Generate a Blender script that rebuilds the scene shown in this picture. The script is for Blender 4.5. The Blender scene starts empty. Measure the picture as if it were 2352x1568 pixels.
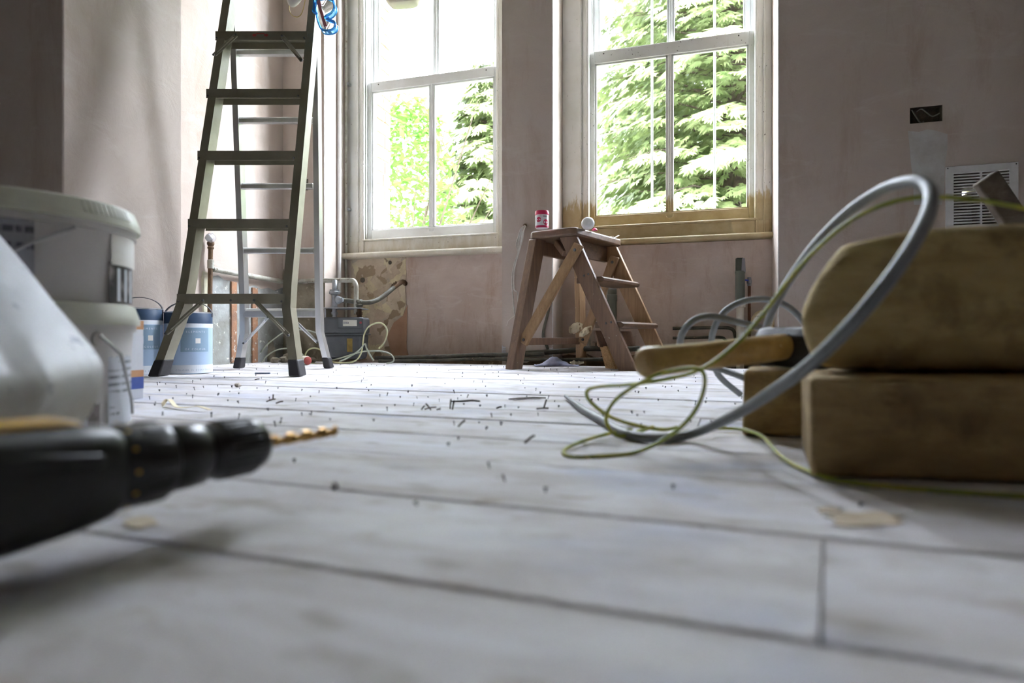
import bpy, bmesh, math, random
from mathutils import Vector, Matrix, noise
R_ = math.radians
rnd = random.Random(11)
col = bpy.context.scene.collection
sc = bpy.context.scene

# ------------------------------------------------------------------ camera
FPX, CX, HZ, CH, YAW = 1400.0, 1176.0, 774.0, 0.145, R_(16.8)
cam_d = bpy.data.cameras.new('camera')
cam = bpy.data.objects.new('camera', cam_d); col.objects.link(cam)
cam.location = (0, 0, CH); cam.rotation_euler = (R_(90), 0, YAW)
cam_d.sensor_width = 36.0; cam_d.lens = 36.0 * FPX / 2352.0
cam_d.shift_y = -10.0 / 2352.0
cam_d.clip_start = 0.01; cam_d.clip_end = 200
cam_d.dof.use_dof = True; cam_d.dof.focus_distance = 2.75; cam_d.dof.aperture_fstop = 3.0
sc.camera = cam

# ------------------------------------------------------------------ sky, sun, exposure
world = bpy.data.worlds.new('sky'); sc.world = world; world.use_nodes = True
wn = world.node_tree.nodes; wn['Background'].inputs[0].default_value = (0.81, 0.865, 1.0, 1); wn['Background'].inputs[1].default_value = 9.5   # bright hazy sky
sun_d = bpy.data.lights.new('sun', 'SUN'); sun_d.energy = 1.7; sun_d.angle = R_(20.0); sun_d.color = (0.90, 0.94, 1.0)   # sun behind thin cloud, high on the right outside
sun = bpy.data.objects.new('sun', sun_d); col.objects.link(sun)
sun.rotation_euler = V_sun = (Matrix.Rotation(R_(-50), 3, 'Z') @ Matrix.Rotation(R_(-47), 3, 'X')).to_euler()
sc.view_settings.view_transform = 'Standard'; sc.view_settings.look = 'None'
sc.view_settings.exposure = 2.25; sc.view_settings.gamma = 1.0; sc.view_settings.use_curve_mapping = False
sc.cycles.use_denoising = True
sc.cycles.diffuse_bounces = 6; sc.cycles.max_bounces = 14; sc.cycles.transparent_max_bounces = 24

# ------------------------------------------------------------------ helpers
SN, CS = math.sin(YAW), math.cos(YAW)
RGT, FWD, UP = Vector((CS, SN, 0)), Vector((-SN, CS, 0)), Vector((0, 0, 1))
EYE = Vector((0, 0, CH))
def ray(px, py): return FWD + RGT * ((px - CX) / FPX) + UP * ((HZ - py) / FPX)
def at(px, py, z): return EYE + ray(px, py) * z                 # z: distance along the view axis, metres
def onY(px, py, Y): d = ray(px, py); return EYE + d * (Y / d.y)
def onX(px, py, X): d = ray(px, py); return EYE + d * (X / d.x)
def onZ(px, py, h=0.0): d = ray(px, py); return EYE + d * ((h - CH) / d.z)
def cw(x, z, h=0.0): return RGT * x + FWD * z + UP * h           # metres right / ahead of the viewpoint / up
def V(*a): return Vector(a)

def cat(pts, n=6, closed=False):
    P = [Vector(p) for p in pts]; out = []; m = len(P)
    rng = range(m if closed else m - 1)
    for i in rng:
        if closed: a, b, c, d = P[i - 1], P[i], P[(i + 1) % m], P[(i + 2) % m]
        else: a, b, c, d = P[max(i - 1, 0)], P[i], P[i + 1], P[min(i + 2, m - 1)]
        for k in range(n):
            t = k / n
            out.append(0.5 * ((2 * b) + (c - a) * t + (2 * a - 5 * b + 4 * c - d) * t * t + (3 * b - a - 3 * c + d) * t ** 3))
    if not closed: out.append(P[-1])
    return out

class MB:
    def __init__(s): s.v = []; s.f = []
    def add(s, v, f):
        o = len(s.v); s.v += [Vector(x) for x in v]; s.f += [tuple(i + o for i in q) for q in f]; return s
    def hexa(s, p):      # 8 points: bottom ring 0-3, top ring 4-7
        return s.add(p, [(3, 2, 1, 0), (4, 5, 6, 7), (0, 1, 5, 4), (1, 2, 6, 5), (2, 3, 7, 6), (3, 0, 4, 7)])
    def box(s, x0, x1, y0, y1, z0, z1):
        return s.hexa([V(x0, y0, z0), V(x1, y0, z0), V(x1, y1, z0), V(x0, y1, z0), V(x0, y0, z1), V(x1, y0, z1), V(x1, y1, z1), V(x0, y1, z1)])
    def obox(s, c, ax, ay, az):   # centre and half-axes
        return s.hexa([c - ax - ay - az, c + ax - ay - az, c + ax + ay - az, c - ax + ay - az, c - ax - ay + az, c + ax - ay + az, c + ax + ay + az, c - ax + ay + az])
    def bar(s, a, b, w, h, side):   # w along side, h across
        d = (b - a).normalized(); sd = (side - d * side.dot(d)).normalized(); n = d.cross(sd)
        return s.hexa([a - sd * w / 2 - n * h / 2, a + sd * w / 2 - n * h / 2, a + sd * w / 2 + n * h / 2, a - sd * w / 2 + n * h / 2,
                       b - sd * w / 2 - n * h / 2, b + sd * w / 2 - n * h / 2, b + sd * w / 2 + n * h / 2, b - sd * w / 2 + n * h / 2])
    def strip(s, pts, w, h, side):  # rectangular section along a path
        m = len(pts); ring = []
        for i in range(m):
            d = (pts[min(i + 1, m - 1)] - pts[max(i - 1, 0)]).normalized()
            sd = (side - d * side.dot(d)).normalized(); n = d.cross(sd); p = pts[i]
            ring.append([p - sd * w / 2 - n * h / 2, p + sd * w / 2 - n * h / 2, p + sd * w / 2 + n * h / 2, p - sd * w / 2 + n * h / 2])
        return s.loft(ring)
    def loft(s, rings, caps=True, closed=False):
        n = len(rings[0]); o = len(s.v)
        for r in rings: s.v += [Vector(x) for x in r]
        m = len(rings)
        for i in range(m if closed else m - 1):
            a = o + i * n; b = o + ((i + 1) % m) * n
            for k in range(n): s.f.append((a + k, a + (k + 1) % n, b + (k + 1) % n, b + k))
        if caps and not closed:
            s.f.append(tuple(o + k for k in reversed(range(n)))); s.f.append(tuple(o + (m - 1) * n + k for k in range(n)))
        return s
    def tube(s, pts, r, seg=8, closed=False, flat=1.0):
        P = [Vector(p) for p in pts]; m = len(P); rings = []; nrm = None
        for i in range(m):
            if closed: d = (P[(i + 1) % m] - P[i - 1]).normalized()
            else: d = (P[min(i + 1, m - 1)] - P[max(i - 1, 0)]).normalized()
            if nrm is None: nrm = d.orthogonal().normalized()
            nrm = (nrm - d * nrm.dot(d))
            nrm = nrm.normalized() if nrm.length > 1e-6 else d.orthogonal().normalized()
            bi = d.cross(nrm); rr = r[i] if isinstance(r, (list, tuple)) else r
            rings.append([P[i] + (nrm * math.cos(2 * math.pi * k / seg) + bi * flat * math.sin(2 * math.pi * k / seg)) * rr for k in range(seg)])
        return s.loft(rings, closed=closed)
    def lathe(s, prof, c, seg=28, axis=None, a0=0, a1=None):
        ax = (axis or UP).normalized(); e1 = ax.orthogonal().normalized() if axis else V(1, 0, 0); e2 = ax.cross(e1)
        full = a1 is None; n = seg
        rings = []
        for (r, h) in prof:
            if full: an = [2 * math.pi * k / n for k in range(n)]
            else: an = [a0 + (a1 - a0) * k / (n - 1) for k in range(n)]
            rings.append([c + ax * h + (e1 * math.cos(t) + e2 * math.sin(t)) * r for t in an])
        if full: return s.loft(rings)
        o = len(s.v)
        for rg in rings: s.v += rg
        for i in range(len(rings) - 1):
            for k in range(n - 1): s.f.append((o + i * n + k, o + i * n + k + 1, o + (i + 1) * n + k + 1, o + (i + 1) * n + k))
        return s
    def prism(s, poly, ext):
        n = len(poly); o = len(s.v)
        s.v += [Vector(p) for p in poly] + [Vector(p) + ext for p in poly]
        s.f.append(tuple(o + k for k in reversed(range(n)))); s.f.append(tuple(o + n + k for k in range(n)))
        for k in range(n): s.f.append((o + k, o + (k + 1) % n, o + n + (k + 1) % n, o + n + k))
        return s

def tag(o, label=None, cat=None, group=None, kind=None):
    if label: o['label'] = label
    if cat: o['category'] = cat
    if group: o['group'] = group
    if kind: o['kind'] = kind
    return o
def top(o):
    while o.parent: o = o.parent
    return o
def build(mb, name, mat, parent=None, label=None, cat=None, group=None, kind=None, bevel=0.0, smooth=False, keep=False, sub=0, bseg=2, fix=True):
    me = bpy.data.meshes.new(name)
    off = Vector((0, 0, 0))
    if parent is not None: off = Vector(top(parent).location)
    elif not keep:
        xs = [v.x for v in mb.v]; ys = [v.y for v in mb.v]; zs = [v.z for v in mb.v]
        off = Vector(((min(xs) + max(xs)) / 2, (min(ys) + max(ys)) / 2, min(zs)))
    me.from_pydata([v - off for v in mb.v], [], mb.f)
    if fix:
        bm = bmesh.new(); bm.from_mesh(me); bmesh.ops.recalc_face_normals(bm, faces=bm.faces); bm.to_mesh(me); bm.free()
    if smooth:
        me.shade_smooth(); me.set_sharp_from_angle(angle=R_(40))
    for m in (mat if isinstance(mat, (list, tuple)) else [mat]): me.materials.append(m)
    o = bpy.data.objects.new(name, me); col.objects.link(o)
    if parent is not None: o.parent = parent
    else: o.location = off
    if bevel:
        b = o.modifiers.new('bevel', 'BEVEL'); b.width = bevel; b.segments = bseg; b.limit_method = 'ANGLE'; b.angle_limit = R_(35)
        if not smooth: me.shade_smooth(); me.set_sharp_from_angle(angle=R_(35))
        b.harden_normals = False
    if sub:
        m = o.modifiers.new('sub', 'SUBSURF'); m.levels = sub; m.render_levels = sub
    tag(o, label, cat, group, kind)
    return o
def thing(name, label, cat, loc, group=None, kind=None):
    o = bpy.data.objects.new(name, None); col.objects.link(o); o.location = loc; o.empty_display_size = 0.05
    return tag(o, label, cat, group, kind)

# ------------------------------------------------------------------ materials
def nd(nt, t, **kw):
    n = nt.nodes.new(t)
    for k, v in kw.items():
        if k.startswith('i_'):
            key = k[2:]; key = int(key) if key.isdigit() else key.replace('_', ' ')
            if hasattr(v, 'is_linked'): nt.links.new(v, n.inputs[key])
            else: n.inputs[key].default_value = v
        else: setattr(n, k, v)
    return n
def c4(c): return (c[0], c[1], c[2], 1.0)
def srgb(r, g, b):
    f = lambda x: (x / 255 / 12.92) if x / 255 <= 0.04045 else ((x / 255 + 0.055) / 1.055) ** 2.4
    return (f(r), f(g), f(b))
def newmat(name):
    m = bpy.data.materials.new(name); m.use_nodes = True; nt = m.node_tree
    return m, nt, nt.nodes['Principled BSDF']
def coords(nt, scale=(1, 1, 1), rand=False, which='Object'):
    tc = nd(nt, 'ShaderNodeTexCoord'); out = tc.outputs[which]
    if rand:
        oi = nd(nt, 'ShaderNodeObjectInfo')
        mul = nd(nt, 'ShaderNodeVectorMath', operation='SCALE'); mul.inputs[0].default_value = (37.1, 19.3, 11.7)
        nt.links.new(oi.outputs['Random'], mul.inputs['Scale'])
        ad = nd(nt, 'ShaderNodeVectorMath', operation='ADD', i_0=out, i_1=mul.outputs[0]); out = ad.outputs[0]
    mp = nd(nt, 'ShaderNodeMapping', i_Vector=out, i_Scale=scale)
    return mp.outputs[0]
def noisef(nt, vec, scale, detail=5, rough=0.6, dist=0.0):
    return nd(nt, 'ShaderNodeTexNoise', i_Vector=vec, i_Scale=scale, i_Detail=detail, i_Roughness=rough, i_Distortion=dist).outputs['Fac']
def ramp(nt, fac, stops):
    r = nd(nt, 'ShaderNodeValToRGB', i_Fac=fac); e = r.color_ramp.elements
    while len(e) < len(stops): e.new(0.5)
    for k, (p, c) in enumerate(stops): e[k].position = p; e[k].color = c4(c) if len(c) == 3 else c
    return r.outputs['Color']
def mix(nt, fac, a, b, mode='MIX'):
    m = nd(nt, 'ShaderNodeMix', data_type='RGBA', blend_type=mode)
    for s_, v in ((0, fac), (6, a), (7, b)):
        if hasattr(v, 'is_linked'): nt.links.new(v, m.inputs[s_])
        else: m.inputs[s_].default_value = v if s_ == 0 else c4(v)
    return m.outputs[2]
def bumpn(nt, bs, h, strength=0.3, dist=0.01):
    b = nd(nt, 'ShaderNodeBump', i_Strength=strength, i_Distance=dist, i_Height=h); nt.links.new(b.outputs[0], bs.inputs['Normal'])
W = (0.0, 0.0, 0.0); B1 = (1.0, 1.0, 1.0)
def pm(name, c1, c2=None, scale=6, rough=0.6, metal=0.0, stretch=(1, 1, 1), bump=0.0, bscale=None, lo=0.35, hi=0.65, rand=False, spots=None, sscale=30, sthr=0.7, detail=6, spec=None, rvar=0.0):
    m, nt, bs = newmat(name); vec = coords(nt, stretch, rand)
    bs.inputs['Roughness'].default_value = rough; bs.inputs['Metallic'].default_value = metal
    if spec is not None: bs.inputs['Specular IOR Level'].default_value = spec
    n1 = noisef(nt, vec, scale, detail)
    c = ramp(nt, n1, [(lo, c1), (hi, c2 or c1)])
    if spots is not None:
        n2 = noisef(nt, vec, sscale, 4)
        f = ramp(nt, n2, [(sthr, W), (min(sthr + 0.06, 1), B1)])
        c = mix(nt, f, c, spots)
    nt.links.new(c, bs.inputs['Base Color'])
    if rvar:
        rr = nd(nt, 'ShaderNodeMapRange', i_Value=n1, i_3=max(rough - rvar, 0.02), i_4=min(rough + rvar, 1)); nt.links.new(rr.outputs[0], bs.inputs['Roughness'])
    if bump: bumpn(nt, bs, noisef(nt, vec, bscale or scale * 3, 6), bump)
    return m
def plaster_mat(name, a, b, dark, light, dscale=1.0):
    m, nt, bs = newmat(name); v = coords(nt); vs = coords(nt, (2.2, 2.2, 0.55)); vt = coords(nt, (0.9, 0.9, 2.6))
    c = ramp(nt, noisef(nt, v, 1.7 * dscale, 7, 0.62, 0.6), [(0.36, a), (0.64, b)])
    c = mix(nt, ramp(nt, noisef(nt, vs, 2.6 * dscale, 8, 0.7, 0.4), [(0.52, W), (0.74, (0.75,) * 3)]), c, dark)
    c = mix(nt, ramp(nt, noisef(nt, vt, 3.4 * dscale, 7, 0.65, 1.0), [(0.55, W), (0.75, (0.6,) * 3)]), c, light)
    c = mix(nt, ramp(nt, noisef(nt, v, 60, 4), [(0.6, W), (0.8, (0.25,) * 3)]), c, dark)
    nt.links.new(c, bs.inputs['Base Color']); bs.inputs['Roughness'].default_value = 0.82; bs.inputs['Specular IOR Level'].default_value = 0.25
    bumpn(nt, bs, noisef(nt, v, 9, 8, 0.7, 0.8), 0.25, 0.012)
    return m
PL = plaster_mat('plaster_pink', srgb(184, 170, 159), srgb(195, 183, 174), srgb(168, 147, 131), srgb(203, 195, 189))
PLD = plaster_mat('plaster_patchy', srgb(188, 170, 158), srgb(202, 186, 175), srgb(168, 140, 120), srgb(210, 200, 192), 2.2)
def oldwall_mat():
    m, nt, bs = newmat('old_wall_layers'); v = coords(nt)
    vo = nd(nt, 'ShaderNodeTexVoronoi', i_Vector=mix(nt, 0.12, v, nd(nt, 'ShaderNodeTexNoise', i_Vector=v, i_Scale=9.0, i_Detail=5.0).outputs['Color']), i_Scale=21.0)
    c = ramp(nt, nd(nt, 'ShaderNodeSeparateColor', i_0=vo.outputs['Color']).outputs[0], [(0.06, srgb(146, 128, 104)), (0.16, srgb(196, 180, 158)), (0.4, srgb(186, 168, 148)), (0.62, srgb(208, 196, 162)), (0.74, srgb(178, 166, 150)), (0.9, srgb(202, 188, 164))])
    c.node.color_ramp.interpolation = 'CONSTANT'
    c = mix(nt, ramp(nt, noisef(nt, v, 4, 7, 0.7), [(0.48, W), (0.70, (0.7,) * 3)]), c, srgb(150, 132, 106))
    c = mix(nt, ramp(nt, noisef(nt, v, 40, 5), [(0.62, W), (0.75, (0.5,) * 3)]), c, srgb(90, 78, 60))
    nt.links.new(c, bs.inputs['Base Color']); bs.inputs['Roughness'].default_value = 0.85
    bumpn(nt, bs, vo.outputs['Distance'], 0.3, 0.01)
    return m
OLD = oldwall_mat()
def paint_mat(name, bare):
    m, nt, bs = newmat(name); v = coords(nt); g = nd(nt, 'ShaderNodeNewGeometry').outputs['Position']
    c = ramp(nt, noisef(nt, v, 5, 6), [(0.35, srgb(232, 231, 226)), (0.68, srgb(218, 216, 206))])
    c = mix(nt, ramp(nt, noisef(nt, coords(nt, (6, 6, 0.8)), 7, 7, 0.7), [(0.62, W), (0.76, (0.6,) * 3)]), c, srgb(164, 152, 128))
    c = mix(nt, ramp(nt, noisef(nt, v, 70, 3), [(0.68, W), (0.73, B1)]), c, srgb(84, 74, 60))
    z = nd(nt, 'ShaderNodeSeparateXYZ', i_0=g).outputs[2]
    if bare:   # new white coat stops raggedly above the sill; below it the old ochre paint
        nz = noisef(nt, coords(nt, (9, 9, 1.5)), 6, 4)
        s_ = nd(nt, 'ShaderNodeMath', operation='MULTIPLY_ADD', i_0=nz, i_1=0.22, i_2=z).outputs[0]
        f = ramp(nt, nd(nt, 'ShaderNodeMapRange', i_Value=s_, i_1=0.985, i_2=1.015).outputs[0], [(0, B1), (1, W)])
        oc = ramp(nt, noisef(nt, v, 9, 6), [(0.4, srgb(178, 158, 116)), (0.66, srgb(196, 180, 140))])
        c = mix(nt, f, c, oc)
    else:
        s_ = nd(nt, 'ShaderNodeMath', operation='MULTIPLY_ADD', i_0=noisef(nt, coords(nt, (6, 6, 2)), 5, 6), i_1=0.5, i_2=z).outputs[0]
        f = ramp(nt, nd(nt, 'ShaderNodeMapRange', i_Value=s_, i_1=0.9, i_2=1.15).outputs[0], [(0, (0.6,) * 3), (1, W)])
        c = mix(nt, f, c, srgb(188, 174, 142))
    nt.links.new(c, bs.inputs['Base Color']); bs.inputs['Roughness'].default_value = 0.5
    bumpn(nt, bs, noisef(nt, v, 45, 5), 0.15, 0.004)
    return m
PAINT, PAINT2 = paint_mat('old_white_paint', False), paint_mat('half_stripped_paint', True)
SASHW = pm('sash_white', srgb(232, 233, 232), srgb(216, 216, 212), 5, 0.45, bump=0.1, spots=srgb(120, 110, 96), sscale=60, sthr=0.74)
SASH2 = paint_mat('sash_half_stripped', True)
def glass_mat():
    m, nt, bs = newmat('window_glass'); nt.nodes.remove(bs)
    out = nt.nodes['Material Output']; tr = nd(nt, 'ShaderNodeBsdfTransparent'); tr.inputs[0].default_value = (0.96, 0.97, 0.965, 1)
    gl = nd(nt, 'ShaderNodeBsdfGlossy', i_Roughness=0.02); lw = nd(nt, 'ShaderNodeLayerWeight', i_Blend=0.5)
    pw = nd(nt, 'ShaderNodeMath', operation='POWER', i_0=lw.outputs['Facing'], i_1=5.0); fr = nd(nt, 'ShaderNodeMath', operation='MULTIPLY_ADD', i_0=pw.outputs[0], i_1=0.5, i_2=0.03)
    mx = nd(nt, 'ShaderNodeMixShader', i_0=fr.outputs[0], i_1=tr.outputs[0], i_2=gl.outputs[0]); nt.links.new(mx.outputs[0], out.inputs[0])
    return m
GLASS = glass_mat()
BRICK = pm('outside_brick', srgb(196, 170, 150), srgb(172, 140, 120), 8, 0.9, bump=0.3, rand=True)
MORTAR = pm('mortar', srgb(186, 178, 166), srgb(168, 160, 148), 20, 0.95, bump=0.2)
DIRT = pm('dirt', srgb(120, 100, 78), srgb(84, 70, 54), 14, 0.95, bump=0.6, spots=srgb(160, 140, 112), sscale=40, sthr=0.62)
CEIL = pm('ceiling_white', srgb(226, 224, 222), srgb(214, 212, 208), 2, 0.9); BAREW = pm('bare_brick_wall', srgb(108, 88, 76), srgb(90, 72, 62), 3, 0.95, bump=.3)
def translucent(m, f):       # thin plastic that lets some light through
    nt = m.node_tree; bs = nt.nodes['Principled BSDF']; out = nt.nodes['Material Output']; t = nd(nt, 'ShaderNodeBsdfTranslucent')
    l = bs.inputs['Base Color'].links
    if l: nt.links.new(l[0].from_socket, t.inputs[0])
    mx = nd(nt, 'ShaderNodeMixShader', i_0=f, i_1=bs.outputs[0], i_2=t.outputs[0]); nt.links.new(mx.outputs[0], out.inputs[0])
    return m
def board_mat():
    m, nt, bs = newmat('limed_boards'); v = coords(nt, (1, 1, 1), True); vg = coords(nt, (1.2, 22, 10), True); vm = coords(nt, (2.2, 5.5, 3), True)
    c = ramp(nt, noisef(nt, vm, 2.2, 7, 0.65, 0.5), [(0.3, srgb(178, 172, 168)), (0.5, srgb(203, 199, 201)), (0.7, srgb(218, 218, 226))])
    c = mix(nt, ramp(nt, noisef(nt, vg, 3.0, 8, 0.7), [(0.52, W), (0.74, (0.55,) * 3)]), c, srgb(172, 164, 152))
    c = mix(nt, ramp(nt, noisef(nt, coords(nt, (9, 14, 9), True), 1.6, 3, 0.5), [(0.64, W), (0.76, (0.8,) * 3)]), c, srgb(150, 134, 112))
    c = mix(nt, ramp(nt, noisef(nt, coords(nt, (4, 7, 4), True), 1.1, 4, 0.5), [(0.56, W), (0.74, (0.7,) * 3)]), c, srgb(166, 174, 198))
    c = mix(nt, ramp(nt, noisef(nt, v, 48, 3), [(0.71, W), (0.77, (0.7,) * 3)]), c, srgb(110, 98, 84))
    c = mix(nt, ramp(nt, noisef(nt, coords(nt, (16, 26, 9), True), 1.0, 2, 0.4), [(0.60, W), (0.72, (0.55,) * 3)]), c, srgb(146, 138, 124))
    c = mix(nt, ramp(nt, noisef(nt, coords(nt, (3, 6, 3), True), 1.7, 5, 0.6), [(0.5, W), (0.7, (0.6,) * 3)]), c, srgb(226, 226, 226))
    nt.links.new(c, bs.inputs['Base Color']); bs.inputs['Roughness'].default_value = 0.72; bs.inputs['Specular IOR Level'].default_value = 0.15
    bumpn(nt, bs, noisef(nt, vg, 5, 7, 0.7), 0.22, 0.006)
    return m
BOARD = board_mat()
GAP = pm('floor_void', srgb(96, 86, 74), srgb(70, 62, 52), 8, 0.95)

# ------------------------------------------------------------------ the room shell
Y0, Y1, YO = 3.15, 3.39, 3.60          # wall face, back of the window recesses, outside face
ZC = 3.8
XA = onY(650, 0, Y0).x                 # alcove wall
XL, XP0, XP1, XR = (onY(p, 0, Y0).x for p in (745, 1153, 1270, 1787))
XN = -2.19                             # face of the wall pier at the left
YN0, YN1 = onX(144.5, 0, XN).y, onX(417.5, 0, XN).y
XRW, XLW, YB = 2.7, -3.5, -3.2
ZH = 3.55                              # head of the recesses
ZS = 0.68                              # sill
floor = build(MB().box(XLW - .3, XRW + .3, YB - .3, YO, -0.16, -0.032), 'floor', GAP, keep=True, kind='structure', label='limed floor boards laid parallel to the window wall')
build(MB().box(XLW - .3, XRW + .3, YB - .3, YO, ZC, ZC + .15), 'ceiling', CEIL, keep=True, kind='structure')
build(MB().box(XLW - .3, XRW + .3, YB - .3, YB, -0.1, ZC), 'wall_back', BAREW, keep=True, kind='structure')
build(MB().box(XRW, XRW + .3, YB, YO, -0.1, ZC), 'wall_right', BAREW, keep=True, kind='structure')
wl = MB().box(XLW - .3, XLW, YB, YN0, -0.1, ZC)
build(wl, 'wall_left', BAREW, keep=True, kind='structure')
build(MB().box(XLW - .3, XN, YN0, YN1, -0.1, ZC), 'wall_pier', PL, keep=True, kind='structure', bevel=0.006, label='plastered wall pier beside the buckets, near face in shade')
alcove = build(MB().box(XLW - .3, XA, YN1, Y0, -0.1, ZC), 'wall_alcove', PL, keep=True, kind='structure')
# the window wall: solid parts at the room face, thinner walls below the sills
vx0, vx1 = onY(2186, 400, Y0).x, onY(2321, 400, Y0).x
vz0, vz1 = onY(2250, 520, Y0).z, onY(2250, 391, Y0).z
wf = MB()
wf.box(XA - .2, XL, Y0, YO, -0.1, ZC); wf.box(XP0, XP1, Y0, YO, -0.1, ZC)
sx0, sx1 = onY(2090, 250, Y0).x, onY(2165, 250, Y0).x; sz0, sz1 = onY(2127, 281, Y0).z, onY(2127, 244, Y0).z
wf.box(XR, sx0, Y0, YO, -0.1, ZC); wf.box(vx1, XRW, Y0, YO, -0.1, ZC)
wf.box(sx0, vx0, Y0, YO, -0.1, sz0); wf.box(sx0, vx0, Y0, YO, sz1, ZC); wf.box(sx1, vx0, Y0, YO, sz0, sz1); wf.box(sx0, sx1, Y0 + .045, YO, sz0, sz1)
wf.box(vx0, vx1, Y0, YO, -0.1, vz0); wf.box(vx0, vx1, Y0, YO, vz1, ZC)
wf.box(XL, XP0, Y0, YO, ZH, ZC); wf.box(XP1, XR, Y0, YO, ZH, ZC)
wall_front = build(wf, 'wall_front', PL, keep=True, kind='structure')
build(MB().box(XL, XP0, Y1, YO, -0.1, ZS - .03), 'wall_under_window', PLD, keep=True, kind='structure')
build(MB().box(XP1, XR, Y1, YO, -0.1, ZS - .03), 'wall_under_window', PLD, keep=True, kind='structure')
# bright corner beads of the plastered arrises
BEAD = pm('corner_bead', srgb(226, 224, 222), srgb(206, 202, 198), 30, 0.5)
for (x, z0_) in ((XR + .002, 0.12), (XP1 - .002, 0.1), (XL - .002, 0.42)):
    mb = MB().tube([V(x, Y0 + .001, z0_), V(x, Y0 + .001, ZH)], 0.003, 6); build(mb, 'corner_bead', BEAD, wall_front, smooth=True)
for (x, z0_, sg) in ((XP0, 0.025, 1), (XP1, 0.02, -1)):    # perforated bead ends left bare at the foot of the pier
    mb = MB()
    for k in range(6): mb.box(min(x, x + sg * .022), max(x, x + sg * .022), Y0 - .0025, Y0 + .001, z0_ + k * .012, z0_ + k * .012 + .007)
    mb.box(min(x, x + sg * .005), max(x, x + sg * .005), Y0 - .003, Y0 + .002, z0_, z0_ + .075); mb.box(min(x + sg * .011, x + sg * .014), max(x + sg * .011, x + sg * .014), Y0 - .003, Y0 + .001, z0_, z0_ + .07)
    build(mb, 'bare_bead_end', pm('galvanised', srgb(214, 216, 220), srgb(190, 192, 196), 30, 0.4, 0.6), wall_front)

# ------------------------------------------------------------------ floor boards (parallel, turned a little against the wall)
BA = R_(-3.0); bu = V(math.cos(BA), math.sin(BA), 0); bv = V(-math.sin(BA), math.cos(BA), 0)
joints_px = [1357, 1156, 1056, 1003.5, 962.6, 938, 918, 902.5, 889, 879, 869.5, 862, 855.5, 849.5, 843.6]
J = [onZ(1100, y).dot(bv) for y in joints_px]
edge = onZ(1100, 836.0).dot(bv)
d0 = J[0] - J[1]
lows = [J[0] + d0 * k for k in range(20, 0, -1)]
lines = lows + J + [edge]
prng = random.Random(5)
butt = {}
jn, jf = onZ(1872, 1440).dot(bu), onZ(1879, 1208).dot(bu); jx = (jn + jf) / 2
planks = []
for i in range(len(lines) - 1):
    a, b = lines[i], lines[i + 1]
    if b < YB: continue
    gap = 0.0032 if abs(b - J[4]) < 1e-6 else 0.0010
    gapa = 0.0032 if abs(a - J[4]) < 1e-6 else 0.0010
    xs = [-3.9, 3.1]
    if abs(a - J[0]) < 1e-6: xs = [-3.9, -1.6, jx, 3.1]
    else: xs = [-3.9] + sorted(prng.uniform(-3.2, 2.8) for _ in range(1)) + [3.1]
    if 0.2 < b < 1.0 and abs(a - J[0]) > 1e-6: xs = [-3.9, prng.choice((-1.9, 1.6)), 3.1]
    for k in range(len(xs) - 1):
        dz = prng.uniform(-0.0012, 0.0008); t0, t1 = xs[k] + .0009, xs[k + 1] - .0009
        w0, w1 = a + gapa, b - gap
        mb = MB(); c_ = 0.0022
        sec = [(w0, -0.022), (w0, dz - c_), (w0 + c_, dz), (w1 - c_, dz), (w1, dz - c_), (w1, -0.022)]
        def tt(t, p):      # the visible butt joint is not cut square
            if abs(t - jx) < .01 and abs(a - J[0]) < 1e-6: return jn + (jf - jn) * (p - a) / (b - a) + (t - jx)
            return t
        mb.loft([[bu * tt(t, p) + bv * p + UP * q for (p, q) in sec] for t in (t0, t1)])
        o = build(mb, 'floor_board', BOARD, floor)
        planks.append((o, w0, w1, t0, t1, dz))
# ground in the gap between boards and wall
gm = MB(); n = 40
for i in range(n):
    x0, x1 = -2.7 + i * 4.6 / n, -2.7 + (i + 1) * 4.6 / n
    gm.box(x0, x1, 2.6, Y1 + .02, -0.04, -0.022 + 0.010 * noise.noise(V(x0 * 6, 0, 0)))
build(gm, 'dirt_strip', DIRT, floor, kind='stuff')
# ------------------------------------------------------------------ sash windows
def sash(root, name, x0, x1, z0, z1, y, th, stile, brail, trail, mx, mw, mat, mats):
    """one sash: stiles, rails, glazing bar and two panes"""
    s_ = build(MB().box(x0, x0 + stile, y, y + th, z0, z1), name, mats, root, bevel=.003)
    build(MB().box(x1 - stile, x1, y, y + th, z0, z1), 'stile', mats, s_, bevel=.003)
    build(MB().box(x0 + stile, x1 - stile, y, y + th, z0, z0 + brail), 'bottom_rail', mats, s_, bevel=.003)
    build(MB().box(x0 + stile, x1 - stile, y, y + th, z1 - trail, z1), 'top_rail', mats, s_, bevel=.003)
    m_ = MB().box(mx - mw / 2, mx + mw / 2, y + .006, y + th - .002, z0 + brail, z1 - trail)
    m_.box(mx - mw * .28, mx + mw * .28, y, y + th, z0 + brail, z1 - trail)
    build(m_, 'glazing_bar', mat, s_, bevel=.002)
    for (a, b) in ((x0 + stile, mx - mw / 2), (mx + mw / 2, x1 - stile)):
        pz0, pz1 = z0 + brail, z1 - trail
        build(MB().box(a, b, y + th * .55, y + th * .55 + .003, pz0, pz1), 'pane', GLASS, s_)
        # stepped ovolo moulding around the pane
        mo = MB()
        for (w, dy) in ((.010, .006), (.005, .013)):
            mo.box(a, a + w, y + dy, y + th * .55, pz0, pz1); mo.box(b - w, b, y + dy, y + th * .55, pz0, pz1)
            mo.box(a, b, y + dy, y + th * .55, pz0, pz0 + w * .7); mo.box(a, b, y + dy, y + th * .55, pz1 - w, pz1)
        build(mo, 'pane_moulding', mat, s_, bevel=.0015)
    return s_

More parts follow.
